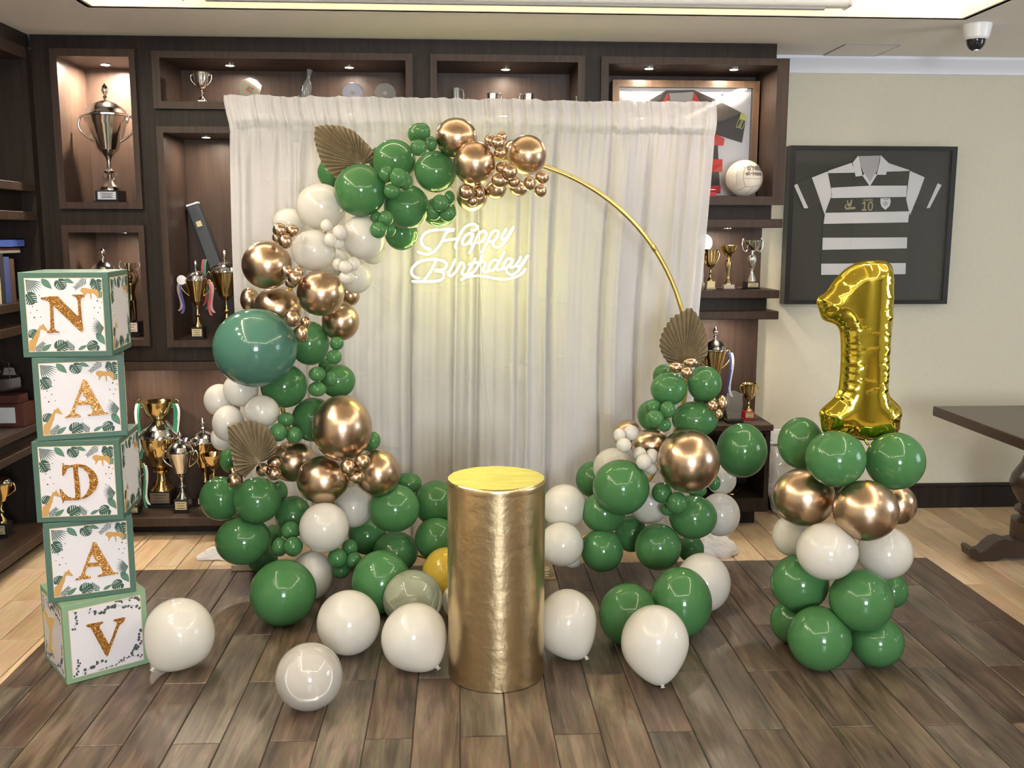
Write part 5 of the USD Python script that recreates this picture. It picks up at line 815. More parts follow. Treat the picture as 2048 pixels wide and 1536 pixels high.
# ---------------------------------------------------------------- books, ship model on the left bookcase
BC = [('beige', (.45, .40, .27)), ('navy', (.03, .04, .12)), ('cream', (.55, .48, .34)), ('black', (.02, .02, .025)), ('blue', (.05, .08, .25)), ('brown', (.10, .05, .03))]
y = 4.40
PAPER = pb('paper', (.62, .58, .50), .8)
labs = ['beige upright book nearest the picture edge on the left bookcase', 'navy upright book second from the picture edge on the left bookcase', 'cream upright book in the middle of the left bookcase row', 'black upright book right of the cream one on the left bookcase', 'blue upright book near the end of the left bookcase row', 'brown upright book at the end of the left bookcase row']
for i, (n, c) in enumerate(BC):
    w, h = (.05, .042, .046, .04, .055, .045)[i], (.25, .215, .22, .225, .21, .20)[i]
    t = thing('book', labs[i], 'book', (-2.075, y, 1.2405)); mt = pb('book_' + n, c, .5)
    part(t, 'cover', cat([B(-.20, 0, 0, .004, 0, h), B(-.20, 0, w - .004, w, 0, h), B(-.006, .002, 0, w, 0, h, .001)]), mt)
    part(t, 'pages', B(-.195, -.008, .004, w - .004, .004, h - .006), PAPER); y += w + .003
fo = thing('folder', 'bright blue folder box lying on top of the row of books', 'folder', (-2.20, 4.60, 1.492))
part(fo, 'cover', cat([B(-.13, .12, -.26, .235, 0, .004), B(-.13, .12, -.26, .235, .036, .040), B(.116, .12, -.26, .235, 0, .040)]), pb('folder_blue', (.07, .13, .46), .35)); part(fo, 'papers', B(-.125, .115, -.255, .23, .0045, .0355), PAPER)
bs = thing('book_stack_block', 'white and dark stack of papers under the blue folder', 'papers', (-2.20, 4.63, 1.4665))
part(bs, 'sheets', B(-.11, .10, -.165, .20, 0, .012), PAPER); part(bs, 'sleeve', B(-.11, .10, -.165, .20, .0125, .0255), pb('sleeve_maroon', (.12, .02, .02), .4))
y2 = 4.69
sm = thing('ship_model', 'dark model sailing ship on a wooden stand with a silver plaque', 'model ship', (-2.215, 4.72, .6485), -PI / 2)
hull = []
for u in np.linspace(-1, 1, 15):
    hw = .03 * max(.06, (1 - abs(u) ** 2.6)); d = .012 * u * u
    hull.append([(hw * math.sin(a), u * .12, .185 + d + (.035 if abs(a) > 1.4 else 0) - .03 * math.cos(a) * (1 - .4 * abs(u))) for a in np.linspace(-PI / 2, PI / 2, 9)])
hv = np.array(hull).reshape(-1, 3); hf = []
for i in range(14):
    for j in range(8): hf += [[i * 9 + j, (i + 1) * 9 + j, (i + 1) * 9 + j + 1], [i * 9 + j, (i + 1) * 9 + j + 1, i * 9 + j + 1]]
    hf += [[i * 9 + 8, (i + 1) * 9 + 8, (i + 1) * 9], [i * 9 + 8, (i + 1) * 9, i * 9]]
SHIPM = pb('ship_dark', (.05, .035, .028), .4)
part(sm, 'hull', trimesh.Trimesh(hv, np.array(hf), process=False), SHIPM, smooth=50)
for yy, hh in ((-.075, .10), (0, .125), (.07, .09)):
    mp = part(sm, 'mast', tube([(0, yy, .20), (0, yy, .21 + hh)], .002, 6), SHIPM)
    for q_ in (.35, .6, .85): part(mp, 'yard', tube([(-.012, yy - .03 * (1.2 - q_), .21 + hh * q_), (.012, yy + .03 * (1.2 - q_), .21 + hh * q_)], .0013, 5), SHIPM)
    part(mp, 'sail', prism(P([(-.03, 0), (.03, 0), (.022, .035), (-.022, .035)]), -.001, .001).apply_transform(trimesh.transformations.translation_matrix((0, yy, .21 + hh * .35)) @ trimesh.transformations.rotation_matrix(PI / 2, [0, 0, 1])), pb('sail_grey', (.16, .14, .13), .7) if 'sail_grey' not in LOOK else LOOK['sail_grey'])
part(sm, 'rigging', cat([tube([(0, -.12, .22), (0, -.07, .30)], .0008, 4), tube([(0, -.07, .30), (0, 0, .33)], .0008, 4), tube([(0, 0, .33), (0, .065, .30)], .0008, 4), tube([(0, .065, .30), (0, .125, .21)], .0008, 4)]), SHIPM)
part(sm, 'stand', cat([B(-.06, .06, -.15, .15, 0, .11, .003), B(-.045, .045, -.13, .13, .11, .15, .003)]), pb('stand_mahogany', (.06, .02, .014), .3)); part(sm, 'plaque', B(.0605, .063, -.10, .11, .02, .095), PLAQ)

# ---------------------------------------------------------------- socket, plastic bag, table
so = thing('wall_socket', 'white double wall socket between the cabinet and the balloon column', 'socket', (1.795, 5.344, .425))
part(so, 'plate', B(-.073, .073, -.010, 0, -.043, .043, .003), WHITEP)
for s in (-1, 1):
    part(so, 'switch', B(s * .016 - .008, s * .016 + .008, -.014, -.0102, .008, .026, .001), WHITEP)
    part(so, 'pin_holes', cat([B(s * .045 - .003, s * .045 + .003, -.0106, -.0098, -.004, .006), B(s * .045 - .012, s * .045 - .006, -.0106, -.0098, -.022, -.017), B(s * .045 + .006, s * .045 + .012, -.0106, -.0098, -.022, -.017)]), INK)
def crumple(nu, nv, fn, seed, amp, sc):
    u, v = np.meshgrid(np.linspace(0, 1, nu), np.linspace(0, 1, nv), indexing='ij'); p = fn(u, v)
    n = meshkit.fbm(p * sc + seed, 4, seed)[..., None] - .5
    n2 = np.abs(meshkit.noise(p * sc * .6 + seed + 9, seed + 3) - .5)[..., None]
    c = p.mean((0, 1)); d = p - c; d /= np.linalg.norm(d, axis=-1, keepdims=True) + 1e-9
    p = p + d * (n * amp * 1.2 - n2 * amp)
    i, j = np.meshgrid(np.arange(nu - 1), np.arange(nv - 1), indexing='ij'); a = i * nv + j
    q = np.stack([a, a + nv, a + nv + 1, a + 1], -1).reshape(-1, 4)
    return trimesh.Trimesh(p.reshape(-1, 3), np.vstack([q[:, [0, 1, 2]], q[:, [0, 2, 3]]]), process=False)
bag = crumple(60, 40, lambda u, v: np.stack([(.015 + .085 * np.sin(PI * np.minimum(v * .58 + .08, 1))) * np.cos(2 * PI * u) * (1.0 + .5 * (1 - v)), .055 * np.sin(2 * PI * u) * (.3 + np.sin(PI * np.minimum(v * .9 + .08, 1))), .004 + .40 * v], -1), 3, .035, 16)
bag.vertices[:, 2] = np.maximum(bag.vertices[:, 2], .002); bag.vertices[:, 1] = np.minimum(bag.vertices[:, 1], .085)
bt_ = thing('plastic_bag', 'crumpled clear plastic bag slumped against the wall beside the cabinet', 'plastic bag', (1.81, 5.235, 0)); part(bt_, 'film', bag, PLAST, smooth=True)
part(bt_, 'knot', tube(spline([(-.02, 0, .395), (0, .01, .42), (.02, 0, .41), (.03, -.01, .43)], 5), .006, 6), PLAST, smooth=60)
ta = thing('dining_table', 'dark wood table with a carved trestle foot at the right edge', 'table', (2.34, 3.9, 0))
part(ta, 'tabletop', B(0, 1.25, -1.3, .745, .672, .720, .004), TABLEW)
fo_ = P([(2.446, .059), (2.455, .068), (2.472, .066), (2.497, .045), (2.525, .052), (2.553, .081), (2.58, .103), (2.615, .110), (2.651, .098), (2.68, .104), (2.71, .100), (2.739, .085), (2.80, .12), (2.88, .12), (2.94, .104), (2.99, .11), (3.03, .103), (3.06, .081), (3.09, .052), (3.115, .045), (3.14, .066), (3.165, .06), (3.155, .02), (3.11, .001), (3.03, .001), (2.99, .016), (2.62, .016), (2.577, .001), (2.5, .001), (2.457, .022)])
fo_ = affinity.translate(fo_, -2.34, 0).buffer(.004).buffer(-.004)
for yy in (.54, -1.0):
    tp = part(ta, 'trestle_foot', prism(fo_, yy - .045, yy + .045), TABLEW)
    part(tp, 'post', lathe([(0, .10), (.125, .10), (.125, .19), (.085, .20), (.085, .215), (.115, .235), (.11, .25), (.085, .262), (.10, .28), (.13, .33), (.145, .37), (.135, .41), (.10, .47), (.075, .55), (.07, .60), (.085, .61), (.085, .63), (0, .63)], 32, (.466, yy, 0)), TABLEW, smooth=45)
    part(tp, 'bearer', B(.15, .78, yy - .04, yy + .04, .63, .6715, .004), TABLEW)
part(ta, 'stretcher', B(.44, .49, -.95, .49, .12, .18, .004), TABLEW)
# ---------------------------------------------------------------- backdrop curtain
def curtain():
    nu, zs = 560, np.concatenate([np.linspace(0.012, 2.02, 46), np.linspace(2.035, 2.20, 16)])
    u = np.linspace(0, 1, nu); r = np.random.default_rng(11)
    cen = np.sort(r.uniform(0, 1, 34)); wid = r.uniform(.005, .013, 34); amp = r.uniform(.25, 1.0, 34) * r.choice([-1, 1], 34, p=[.35, .65])
    fold = sum(a * np.exp(-((u - c) / w) ** 2) for c, w, a in zip(cen, wid, amp))
    wave = .5 * np.sin(2 * PI * (7.3 * u + .3 * np.sin(9 * u))) + .3 * np.sin(2 * PI * 15.7 * u + 1)
    fine = np.sin(2 * PI * 37 * u + 3 * np.sin(11 * u)) + .7 * np.sin(2 * PI * 71 * u + 4 * np.sin(7 * u))
    V = []
    for z in zs:
        k = np.clip((z - 1.2) / 1.0, 0, 1)
        xl = -1.078 - .026 * np.clip((z - 2.07) / .11, 0, 1) - .012 * (1 - k)
        xr = 1.182 + .060 * np.clip((z - .9) / 1.2, 0, 1) ** 1.3
        lean = .006 * np.sin(3 * z + 9 * u)
        x = xl + (xr - xl) * (u + lean * .4)
        lowf = 1 - .25 * k
        kk = 1 - .65 * np.clip((z - 1.93) / .12, 0, 1)
        y = 4.80 - .034 * fold * lowf * kk - .012 * wave * (1 - .4 * k) * kk + fine * (.0012 + .0050 * np.clip((z - 1.85) / .2, 0, 1))
        pocket = np.clip(1 - ((z - 2.115) / .075) ** 2, 0, 1)
        y = y - .020 * pocket + .016 * np.exp(-((z - 2.035) / .012) ** 2) * 0.6
        zz = z + (.010 * meshkit.noise(np.stack([u * 70, u * 0 + 3.0, u * 0], -1), 5) - .004 - .012 * u if z > 2.12 else -.012 * u * np.clip((z - 1.9) / .2, 0, 1))
        V.append(np.stack([x, y, np.broadcast_to(zz, x.shape)], -1))
    V = np.array(V); n = len(zs)
    i, j = np.meshgrid(np.arange(n - 1), np.arange(nu - 1), indexing='ij'); a = i * nu + j
    q = np.stack([a, a + 1, a + nu + 1, a + nu], -1).reshape(-1, 4)
    return trimesh.Trimesh(V.reshape(-1, 3), np.vstack([q[:, [0, 1, 2]], q[:, [0, 2, 3]]]), process=False)
bc = thing('backdrop_curtain', 'wide sheer white curtain hung as a backdrop behind the balloon hoop', 'curtain', (0, 0, 0))
part(bc, 'cloth', curtain(), CURT, smooth=True)
hemv = curtain()
part(bc, 'pooled_hem', crumple(50, 26, lambda u, v: np.stack([-1.19 + .10 * np.cos(2 * PI * u) * np.sin(PI * (.03 + .97 * v) * .5 + .02), 4.62 + .055 * np.sin(2 * PI * u) * np.sin(PI * (.03 + .97 * v) * .5 + .02), .001 + .055 * (1 - v)], -1), 4, .03, 18), POOL, smooth=True)
part(bc, 'pooled_hem', crumple(60, 30, lambda u, v: np.stack([1.25 + .125 * np.cos(2 * PI * u) * np.sin(PI * (.03 + .97 * v) * .5 + .02), 4.585 + .085 * np.sin(2 * PI * u) * np.sin(PI * (.03 + .97 * v) * .5 + .02), .001 + .115 * (1 - v)], -1), 8, .04, 15), POOL, smooth=True)
bs_ = thing('backdrop_stand', 'grey metal pole frame carrying the white backdrop curtain', 'stand', (0, 0, 0))
part(bs_, 'crossbar', tube([(-1.06, 4.835, 2.115), (1.215, 4.835, 2.10)], .014, 10), PEWTER, smooth=60)
for x in (-1.045, 1.17):
    part(bs_, 'upright', tube([(x, 4.858, .012), (x, 4.858, 2.13)], .016, 10), PEWTER, smooth=60); part(bs_, 'base_plate', B(x - .15, x + .15, 4.73, 4.93, 0, .008, .002), PEWTER)
# ---------------------------------------------------------------- hoop
hp = thing('balloon_hoop', 'tall thin brass ring stand that carries the balloon garland', 'hoop', (.112, 4.40, 0))
part(hp, 'ring', tube([(.935 * math.cos(a), 0, .958 + .935 * math.sin(a)) for a in np.linspace(0, 2 * PI, 128, endpoint=False)], .0105, 10, closed=True), HOOP, smooth=60)
for a in (.62, 2.2, 3.9): part(hp, 'joint_sleeve', tube([(.935 * math.cos(a + d), 0, .958 + .935 * math.sin(a + d)) for d in (-.02, 0, .02)], .0125, 10), HOOP, smooth=60)
part(hp, 'foot_plank', B(-1.185, -.45, .03, .10, 0, .030, .003), noisy('foot_wood', (.25, .18, .10), (.36, .27, .16), 6, .45, (2, 10, 10)))
part(hp, 'foot_plank', B(.24, .32, -.16, .10, 0, .011, .003), LOOK['foot_wood'])
part(hp, 'woven_weight', cat([B(.235 + .03 * i, .262 + .03 * i, -.155, -.105, .012 * j + .001, .012 * j + .0125, .003) for i in range(2) for j in range(4)]), noisy('rattan', (.40, .31, .19), (.55, .45, .30), 80, .7))
# ---------------------------------------------------------------- neon sign
ns = thing('neon_sign', 'glowing white neon sign reading Happy Birthday in script on clear acrylic', 'neon sign', (0, 4.40, 0))
strokes = [spline(np.array([(x, 0, z) for x, z in s]), 5) for s in DATA['NEON']]
for s in strokes:
    tb_ = part(ns, 'tube', tube(s, .0050, 8), NEONM, smooth=60)
    part(tb_, 'led_strip', tube(s + [0, .0062, 0], .0022, 6), NEONB, smooth=60)  # added glow source, kept out of sight behind its tube
g = unary_union([LineString(s[:, [0, 2]]).buffer(.016, 4) for s in strokes]).simplify(.001)
part(ns, 'acrylic_board', prism(g, .0095, .0135), ACRYL)
for x, z in ((-.184, 1.604), (-.032, 1.765), (.085, 1.60)):
    part(ns, 'standoff', tube([(x, .004, z), (x, .03, z)], .004, 10), HOOP, smooth=60)
part(ns, 'cable', tube(spline([(.085, .03, 1.60), (.10, .12, 1.2), (.13, .20, .75), (.22, .22, .25), (.25, .20, .01)], 8), .0018, 6), PLAQ, smooth=60)
part(ns, 'hanging_wire', tube([(-.036, .004, 1.78), (-.038, 0, 1.885)], .0009, 4), PLAQ)

# ---------------------------------------------------------------- balloons
def unit(nu, nv):
    th = np.linspace(0, PI, nv + 1)[1:-1]; ph = np.arange(nu) * 2 * PI / nu
    v = np.stack([np.sin(th)[:, None] * np.cos(ph), np.repeat(np.cos(th)[:, None], nu, 1), np.sin(th)[:, None] * np.sin(ph)], -1).reshape(-1, 3)
    v = np.vstack([v, [0, 1, 0], [0, -1, 0]]); n = nv - 1; f = []
    i, j = np.meshgrid(np.arange(n - 1), np.arange(nu), indexing='ij'); j2 = (j + 1) % nu
    q = np.stack([i * nu + j, (i + 1) * nu + j, (i + 1) * nu + j2, i * nu + j2], -1).reshape(-1, 4)
    f = np.vstack([q[:, [0, 2, 1]], q[:, [0, 3, 2]]]); k = n * nu
    jj = np.arange(nu); f = np.vstack([f, np.stack([np.full(nu, k), (jj + 1) % nu, jj], 1), np.stack([np.full(nu, k + 1), (n - 1) * nu + jj, (n - 1) * nu + (jj + 1) % nu], 1)])
    return v, f
US, UL = unit(36, 22), unit(64, 40)
BL = DATA['BALLOONS']
cen = np.array([b[:3] for b in BL]); rx = np.array([b[3] for b in BL]); rz = np.array([b[4] for b in BL]); rm = np.sqrt(rx * rz)
BM = {'g': GREEN, 'G': TEAL, 'w': WHITE, 'o': CHROME, 'y': YGOLD, 'c': CLEARB, 'p': PEARL}
WORD = {'g': 'green', 'G': 'teal', 'w': 'white', 'o': 'gold chrome', 'y': 'pearl gold', 'c': 'clear', 'p': 'pearl'}
def frame_to(d):
    d = np.array(d, float); d /= np.linalg.norm(d); a = np.cross(d, [0, 0, 1.0]); a /= np.linalg.norm(a) + 1e-9; b = np.cross(a, d)
    return np.stack([a, d, b], 1)
for i, b in enumerate(BL):
    col, lab, tail = b[5], b[6], (b[7] if len(b) > 7 else None)
    v0, f0 = UL if rm[i] > .055 else US
    v = v0.copy()
    # the skin bulges away from its tied end, which points back to the hoop (or where the photograph shows the knot)
    ax = np.array(tail if tail else (.15 * math.sin(i * 2.4), 1.0, .25 * math.cos(i * 1.7)), float); axn = ax / np.linalg.norm(ax)
    s = v @ axn; pear = .10 if tail else .05
    sp_ = np.clip(s, 0, 1)
    if tail:
        par = s * (1 + .10 * sp_ ** 3); v = par[:, None] * axn + (v - s[:, None] * axn) * (1.02 - .20 * sp_ ** 1.7)[:, None]
    else:
        v = v * (1 + pear * sp_ ** 3)[:, None]
    v = v * np.array([rx[i], rm[i], rz[i]])
    D = cen - cen[i]; dist = np.linalg.norm(D, axis=1)
    for j in np.nonzero((dist < rm[i] * 1.12 + rm * 1.12) & (dist > 1e-6))[0]:
        n = D[j] / dist[j]
        ri = 1 / math.sqrt((n[0] / rx[i]) ** 2 + (n[1] / rm[i]) ** 2 + (n[2] / rz[i]) ** 2); rj = 1 / math.sqrt((n[0] / rx[j]) ** 2 + (n[1] / rm[j]) ** 2 + (n[2] / rz[j]) ** 2)
        if ri + rj <= dist[j]: continue
        a = (dist[j] ** 2 + ri ** 2 - rj ** 2) / (2 * dist[j]) - .0006
        if a < .15 * ri: continue
        t = v @ n; over = t > a
        v[over] -= ((t - a)[over] * .97)[:, None] * n
    v[:, 2] = np.maximum(v[:, 2], .0015 - cen[i][2])
    m = trimesh.Trimesh(v, f0, process=False)
    nm = {'g': 'green_balloon', 'G': 'teal_balloon', 'w': 'white_balloon', 'o': 'gold_balloon', 'y': 'pearl_gold_balloon', 'c': 'clear_balloon', 'p': 'pearl_balloon'}[col]
    grp = 'balloons of the column' if 'column' in lab else 'loose balloons on the floor' if 'floor' in lab and rm[i] > .07 else 'balloons of the garland'
    if tail:
        t = thing(nm, lab, 'balloon', cen[i], group=grp)
        part(t, 'skin', m, BM[col], smooth=True)
        fr = frame_to(axn); L_ = np.max(v @ axn)
        kn = cat([lathe([(.004, -.004), (.0055, .002), (.004, .006), (.007, .010), (.0095, .013), (.006, .0135), (0, .010)], 12), tube([(.006 * math.cos(a), .006 * math.sin(a), .004) for a in np.linspace(0, 2 * PI, 12, endpoint=False)], .0022, 6, closed=True)])
        kv = kn.vertices; kn.vertices = (kv[:, [0, 2, 1]] @ fr.T) + axn * (L_ - .001)
        lowk = kn.vertices[:, 2].min() + cen[i][2]
        if lowk < .001: kn.vertices[:, 2] += .001 - lowk
        part(t, 'knot', kn, WHITE, smooth=50)
    else:
        single(nm, m, BM[col], lab, 'balloon', loc=cen[i], smooth=True, group=grp)

# ---------------------------------------------------------------- pleated palm fans
FL = ['dried fan palm leaf standing up at the top left of the balloon garland', 'dried fan palm leaf at the lower left of the garland, beside the trophies', 'dried fan palm leaf standing on top of the right balloon cluster']
for (Y, back, base, outl), lab in zip(DATA['FANS'], FL):
    ol = np.array(outl); d = np.r_[0, np.cumsum(np.linalg.norm(np.diff(ol, axis=0), axis=1))]
    N = 47; tt = np.linspace(0, d[-1], N); pts = np.stack([np.interp(tt, d, ol[:, k]) for k in (0, 1)], 1); bx_, bz = base
    rows = 14; V = []
    for r in range(rows + 1):
        q_ = r / rows; row = []
        for k in range(N):
            p = np.array([bx_, bz]) + (pts[k] - [bx_, bz]) * (.04 + .96 * q_) * (1 + (.018 if k % 2 else -.012) * (q_ > .98))
            zig = (.0075 if k % 2 else -.0075) * min(1, q_ * 1.6)
            row.append((p[0] - bx_, zig + back * q_ + .03 * q_ * q_ * 0, p[1] - bz))
        V.append(row)
    V = np.array(V); n1 = (rows + 1) * N; Vf = V.reshape(-1, 3); Vb = Vf + [0, .0012, 0]
    i, j = np.meshgrid(np.arange(rows), np.arange(N - 1), indexing='ij'); a = i * N + j
    q = np.stack([a, a + 1, a + N + 1, a + N], -1).reshape(-1, 4); F = np.vstack([q[:, [0, 1, 2]], q[:, [0, 2, 3]]])
    edge = [rows * N + k for k in range(N)]; E_ = []
    for k in range(N - 1): E_ += [[edge[k], edge[k + 1], edge[k + 1] + n1], [edge[k], edge[k + 1] + n1, edge[k] + n1]]
    for col_ in (0, N - 1):
        for r in range(rows): x, y_ = r * N + col_, (r + 1) * N + col_; E_ += [[x, y_, y_ + n1], [x, y_ + n1, x + n1]]
    t = thing('fan_palm_leaf', lab, 'palm leaf', (bx_, Y, bz))
    part(t, 'pleated_blade', trimesh.Trimesh(np.vstack([Vf, Vb]), np.vstack([F, F[:, ::-1] + n1, np.array(E_)]), process=False), LEAF, smooth=False)
    cd = np.array([bx_, bz]) - pts[N // 2]; cd /= np.linalg.norm(cd)
    part(t, 'stalk', tube([(0, .0, 0), (cd[0] * .05, .01, cd[1] * .05), (cd[0] * .10, .03, cd[1] * .10)], .004, 8), LEAF, smooth=60)

# ---------------------------------------------------------------- gold pedestal
pd = thing('pedestal', 'tall round pedestal wrapped in crinkled gold foil in front of the hoop', 'pedestal', (.123, 3.318, 0))
def wrap():
    n, k = 128, 70; z = np.linspace(.002, .706, k); a = np.arange(n) * 2 * PI / n
    Zg, Ag = np.meshgrid(z, a, indexing='ij')
    p = np.stack([np.cos(Ag) * .172 * 6, np.sin(Ag) * .172 * 6, Zg * 22], -1)
    rr = .1715 + .0016 * (meshkit.fbm(p * 1.0, 4, 3) - .5) + .0011 * (np.abs(meshkit.noise(np.stack([p[..., 0] * .5, p[..., 1] * .5, Zg * 60], -1), 8) - .5))
    v = np.stack([rr * np.cos(Ag), rr * np.sin(Ag), Zg], -1).reshape(-1, 3)
    i, j = np.meshgrid(np.arange(k - 1), np.arange(n), indexing='ij'); j2 = (j + 1) % n
    q = np.stack([i * n + j, i * n + j2, (i + 1) * n + j2, (i + 1) * n + j], -1).reshape(-1, 4)
    return trimesh.Trimesh(v, np.vstack([q[:, [0, 1, 2]], q[:, [0, 2, 3]]]), process=False)
part(pd, 'foil_wrap', wrap(), PEDF, smooth=True)
band = lathe([(.1735, .694), (.1745, .704), (.1735, .713), (.168, .7175)], 128); a_ = np.arctan2(band.vertices[:, 1], band.vertices[:, 0])
band.vertices[:, 2] += np.where(band.vertices[:, 2] < .7, .006 * (meshkit.noise(np.stack([a_ * 7, a_ * 0, a_ * 0], -1), 4) - .7), 0)
part(pd, 'folded_rim', band, PEDF, smooth=60)
nr = 26; top = [(r, .7175 + .0008 * math.sin(r * 900)) for r in np.linspace(.168, .0005, nr)]; tp = lathe(top, 128)
tp.vertices[:, 2] += .0022 * (meshkit.fbm(np.stack([tp.vertices[:, 0] * 25, tp.vertices[:, 1] * 90, tp.vertices[:, 0] * 0], -1), 3, 2) - .5)
part(pd, 'foil_top', tp, PEDT, smooth=True)
part(pd, 'core', lathe([(0, .001), (.166, .001), (.166, .710), (0, .710)], 48), GROUT)

# ---------------------------------------------------------------- letter boxes
S_ = .286; HH = S_ / 2
pl0, pl1, pz0, pz1 = -.1215, .1215, .0205, .2645
LT = DATA['LETTERS']; PANELR = sbox(pl0, pz0, pl1, pz1)
def rot2(g, ang, o): return affinity.rotate(g, ang, origin=o)
def fanleaf(c, a0, a1, n, R):
    return unary_union([P([(c[0] + .008 * R * 0, c[1])] + [(c[0] + R * .55 * math.cos(a) - w * math.sin(a), c[1] + R * .55 * math.sin(a) + w * math.cos(a)) for w in (.0017,)] + [(c[0] + R * math.cos(a), c[1] + R * math.sin(a))] + [(c[0] + R * .55 * math.cos(a) + .0017 * math.sin(a), c[1] + R * .55 * math.sin(a) - .0017 * math.cos(a))]) for a in np.radians(np.linspace(a0, a1, n))])
def blade(p0, p1, w):
    p0, p1 = np.array(p0), np.array(p1); d = p1 - p0; n = np.array([-d[1], d[0]]); n /= np.linalg.norm(n) + 1e-9
    s = np.linspace(0, 1, 9); h = w * np.sin(PI * s ** .8)
    return P([tuple(p0 + d * t + n * k) for t, k in zip(s, h)] + [tuple(p0 + d * t - n * k) for t, k in zip(s[::-1], h[::-1])])
def monstera(c, ang, R):
    a = np.linspace(-PI, PI, 40); r = R * (.75 + .25 * np.cos(a)) * (1 - .35 * np.exp(-((np.abs(a) - PI) / .35) ** 2))
    g = P([(c[0] + x * math.cos(b), c[1] + x * math.sin(b)) for x, b in zip(r, a + math.radians(ang))])
    cuts = []
    for k in range(1, 5):
        for s in (-1, 1):
            t = -.35 + .27 * k; o = (c[0] + R * (t - .12) * math.cos(math.radians(ang)), c[1] + R * (t - .12) * math.sin(math.radians(ang)))
            b = math.radians(ang) + s * 1.0; cuts.append(blade((o[0] + .22 * R * math.cos(b), o[1] + .22 * R * math.sin(b)), (o[0] + 1.2 * R * math.cos(b), o[1] + 1.2 * R * math.sin(b)), .045 * R))
    cuts.append(LineString([(c[0] - .5 * R * math.cos(math.radians(ang)), c[1] - .5 * R * math.sin(math.radians(ang))), (c[0] + .8 * R * math.cos(math.radians(ang)), c[1] + .8 * R * math.sin(math.radians(ang)))]).buffer(.0004))
    return g.difference(unary_union(cuts))
def fern(p0, p1, L):
    p0, p1 = np.array(p0), np.array(p1); d = (p1 - p0); n = np.array([-d[1], d[0]]) / np.linalg.norm(d); u_ = d / np.linalg.norm(d); out = [LineString([p0, p1]).buffer(.0006)]
    for t in np.linspace(.1, .95, 8):
        for s in (-1, 1): o = p0 + d * t; out.append(blade(o, o + (n * s * .8 + u_ * .7) * L * (1.1 - .6 * t), .0013))
    return unary_union(out)
dark = unary_union([fanleaf((-.119, .262), -84, -12, 9, .060), monstera((-.012, .251), -60, .026), monstera((.106, .249), -80, .028), monstera((-.112, .205), -60, .029), fanleaf((.121, .098), 130, 238, 11, .042), monstera((.089, .037), -160, .027), monstera((-.026, .032), 30, .030),
    fern((.075, .264), (.036, .232), .017), fern((.10, .266), (.088, .244), .012), fern((.022, .020), (-.002, .052), .016), fern((-.102, .018), (-.075, .049), .016), monstera((-.108, .073), 60, .024)]).intersection(PANELR)
mid = unary_union([blade((-.069, .264), (-.037, .230), .011), blade((.004, .263), (.034, .249), .007), blade((.096, .082), (.121, .040), .012), blade((-.082, .022), (-.050, .045), .008), blade((.034, .024), (.065, .040), .006), monstera((.116, .215), -100, .016)]).intersection(PANELR).difference(dark)
dots = unary_union([Point(x, z).buffer(r) for x, z, r in ((-.088, .187, .0026), (-.102, .172, .0018), (-.089, .159, .0018), (-.110, .151, .0014), (-.099, .135, .0026), (-.079, .137, .0016), (-.078, .208, .0016), (.105, .189, .0026), (.094, .166, .002), (.112, .166, .0018), (.105, .150, .0018), (.091, .129, .0016), (.099, .097, .0018), (.118, .184, .0016), (.086, .196, .0014))])
lion, gir = P(LT['lion']), P(LT['giraffe'])
euc_l, euc_s = [], []
er = np.random.default_rng(5)
def sprig(pts, n, R, store, side=1.0):
    c = spline(np.array(pts, float), 8); euc_s.append(LineString(c).buffer(.0005))
    for k in np.linspace(2, len(c) - 1, n).astype(int):
        for s in (-1, 1):
            a = er.uniform(0, 2 * PI); o = c[k] + np.array([math.cos(a), math.sin(a)]) * R * 1.2; store.append(affinity.rotate(affinity.scale(Point(o).buffer(R * er.uniform(.7, 1.15)), 1, er.uniform(.55, 1)), er.uniform(0, 180)))
sprig([(-.02, .235), (.03, .245), (.07, .240), (.115, .225)], 6, .0062, euc_l); sprig([(.03, .258), (.08, .262), (.118, .256)], 5, .0055, euc_l); sprig([(-.108, .262), (-.100, .235), (-.108, .20)], 5, .0045, euc_l)
sprig([(-.06, .252), (-.03, .24), (-.015, .228)], 3, .0055, euc_l); sprig([(-.118, .02), (-.105, .05), (-.10, .085)], 5, .0045, euc_l); sprig([(-.09, .028), (-.05, .045), (-.015, .055)], 5, .006, euc_l); sprig([(-.04, .025), (.02, .028), (.05, .036)], 6, .0028, euc_l)
sprig([(.03, .04), (.07, .045), (.115, .035)], 6, .0036, euc_l); sprig([(.085, .05), (.10, .075), (.118, .085)], 5, .006, euc_l); sprig([(.105, .10), (.112, .12), (.119, .14)], 4, .0045, euc_l)
euc = unary_union(euc_l + euc_s).intersection(PANELR)
def letterpoly(k):
    g = P(LT[k]); 
    return g.difference(P(LT[k + 'h'])) if k + 'h' in LT else g
BN = [('V', 0, 'lowest of the letter boxes, light green with leaf sprigs and a glitter V'), ('A', 1, 'letter box with a glitter A, second from the floor, under the D'), ('D', 2, 'middle letter box with a glitter D shown mirrored'), ('A', 3, 'letter box with a glitter A, second from the top, under the N'), ('N', 4, 'topmost letter box with a glitter N')]
def side_rot(m, k):
    return moved(m, (0, 0, 0), (0, PI / 2, -PI / 2)[k])
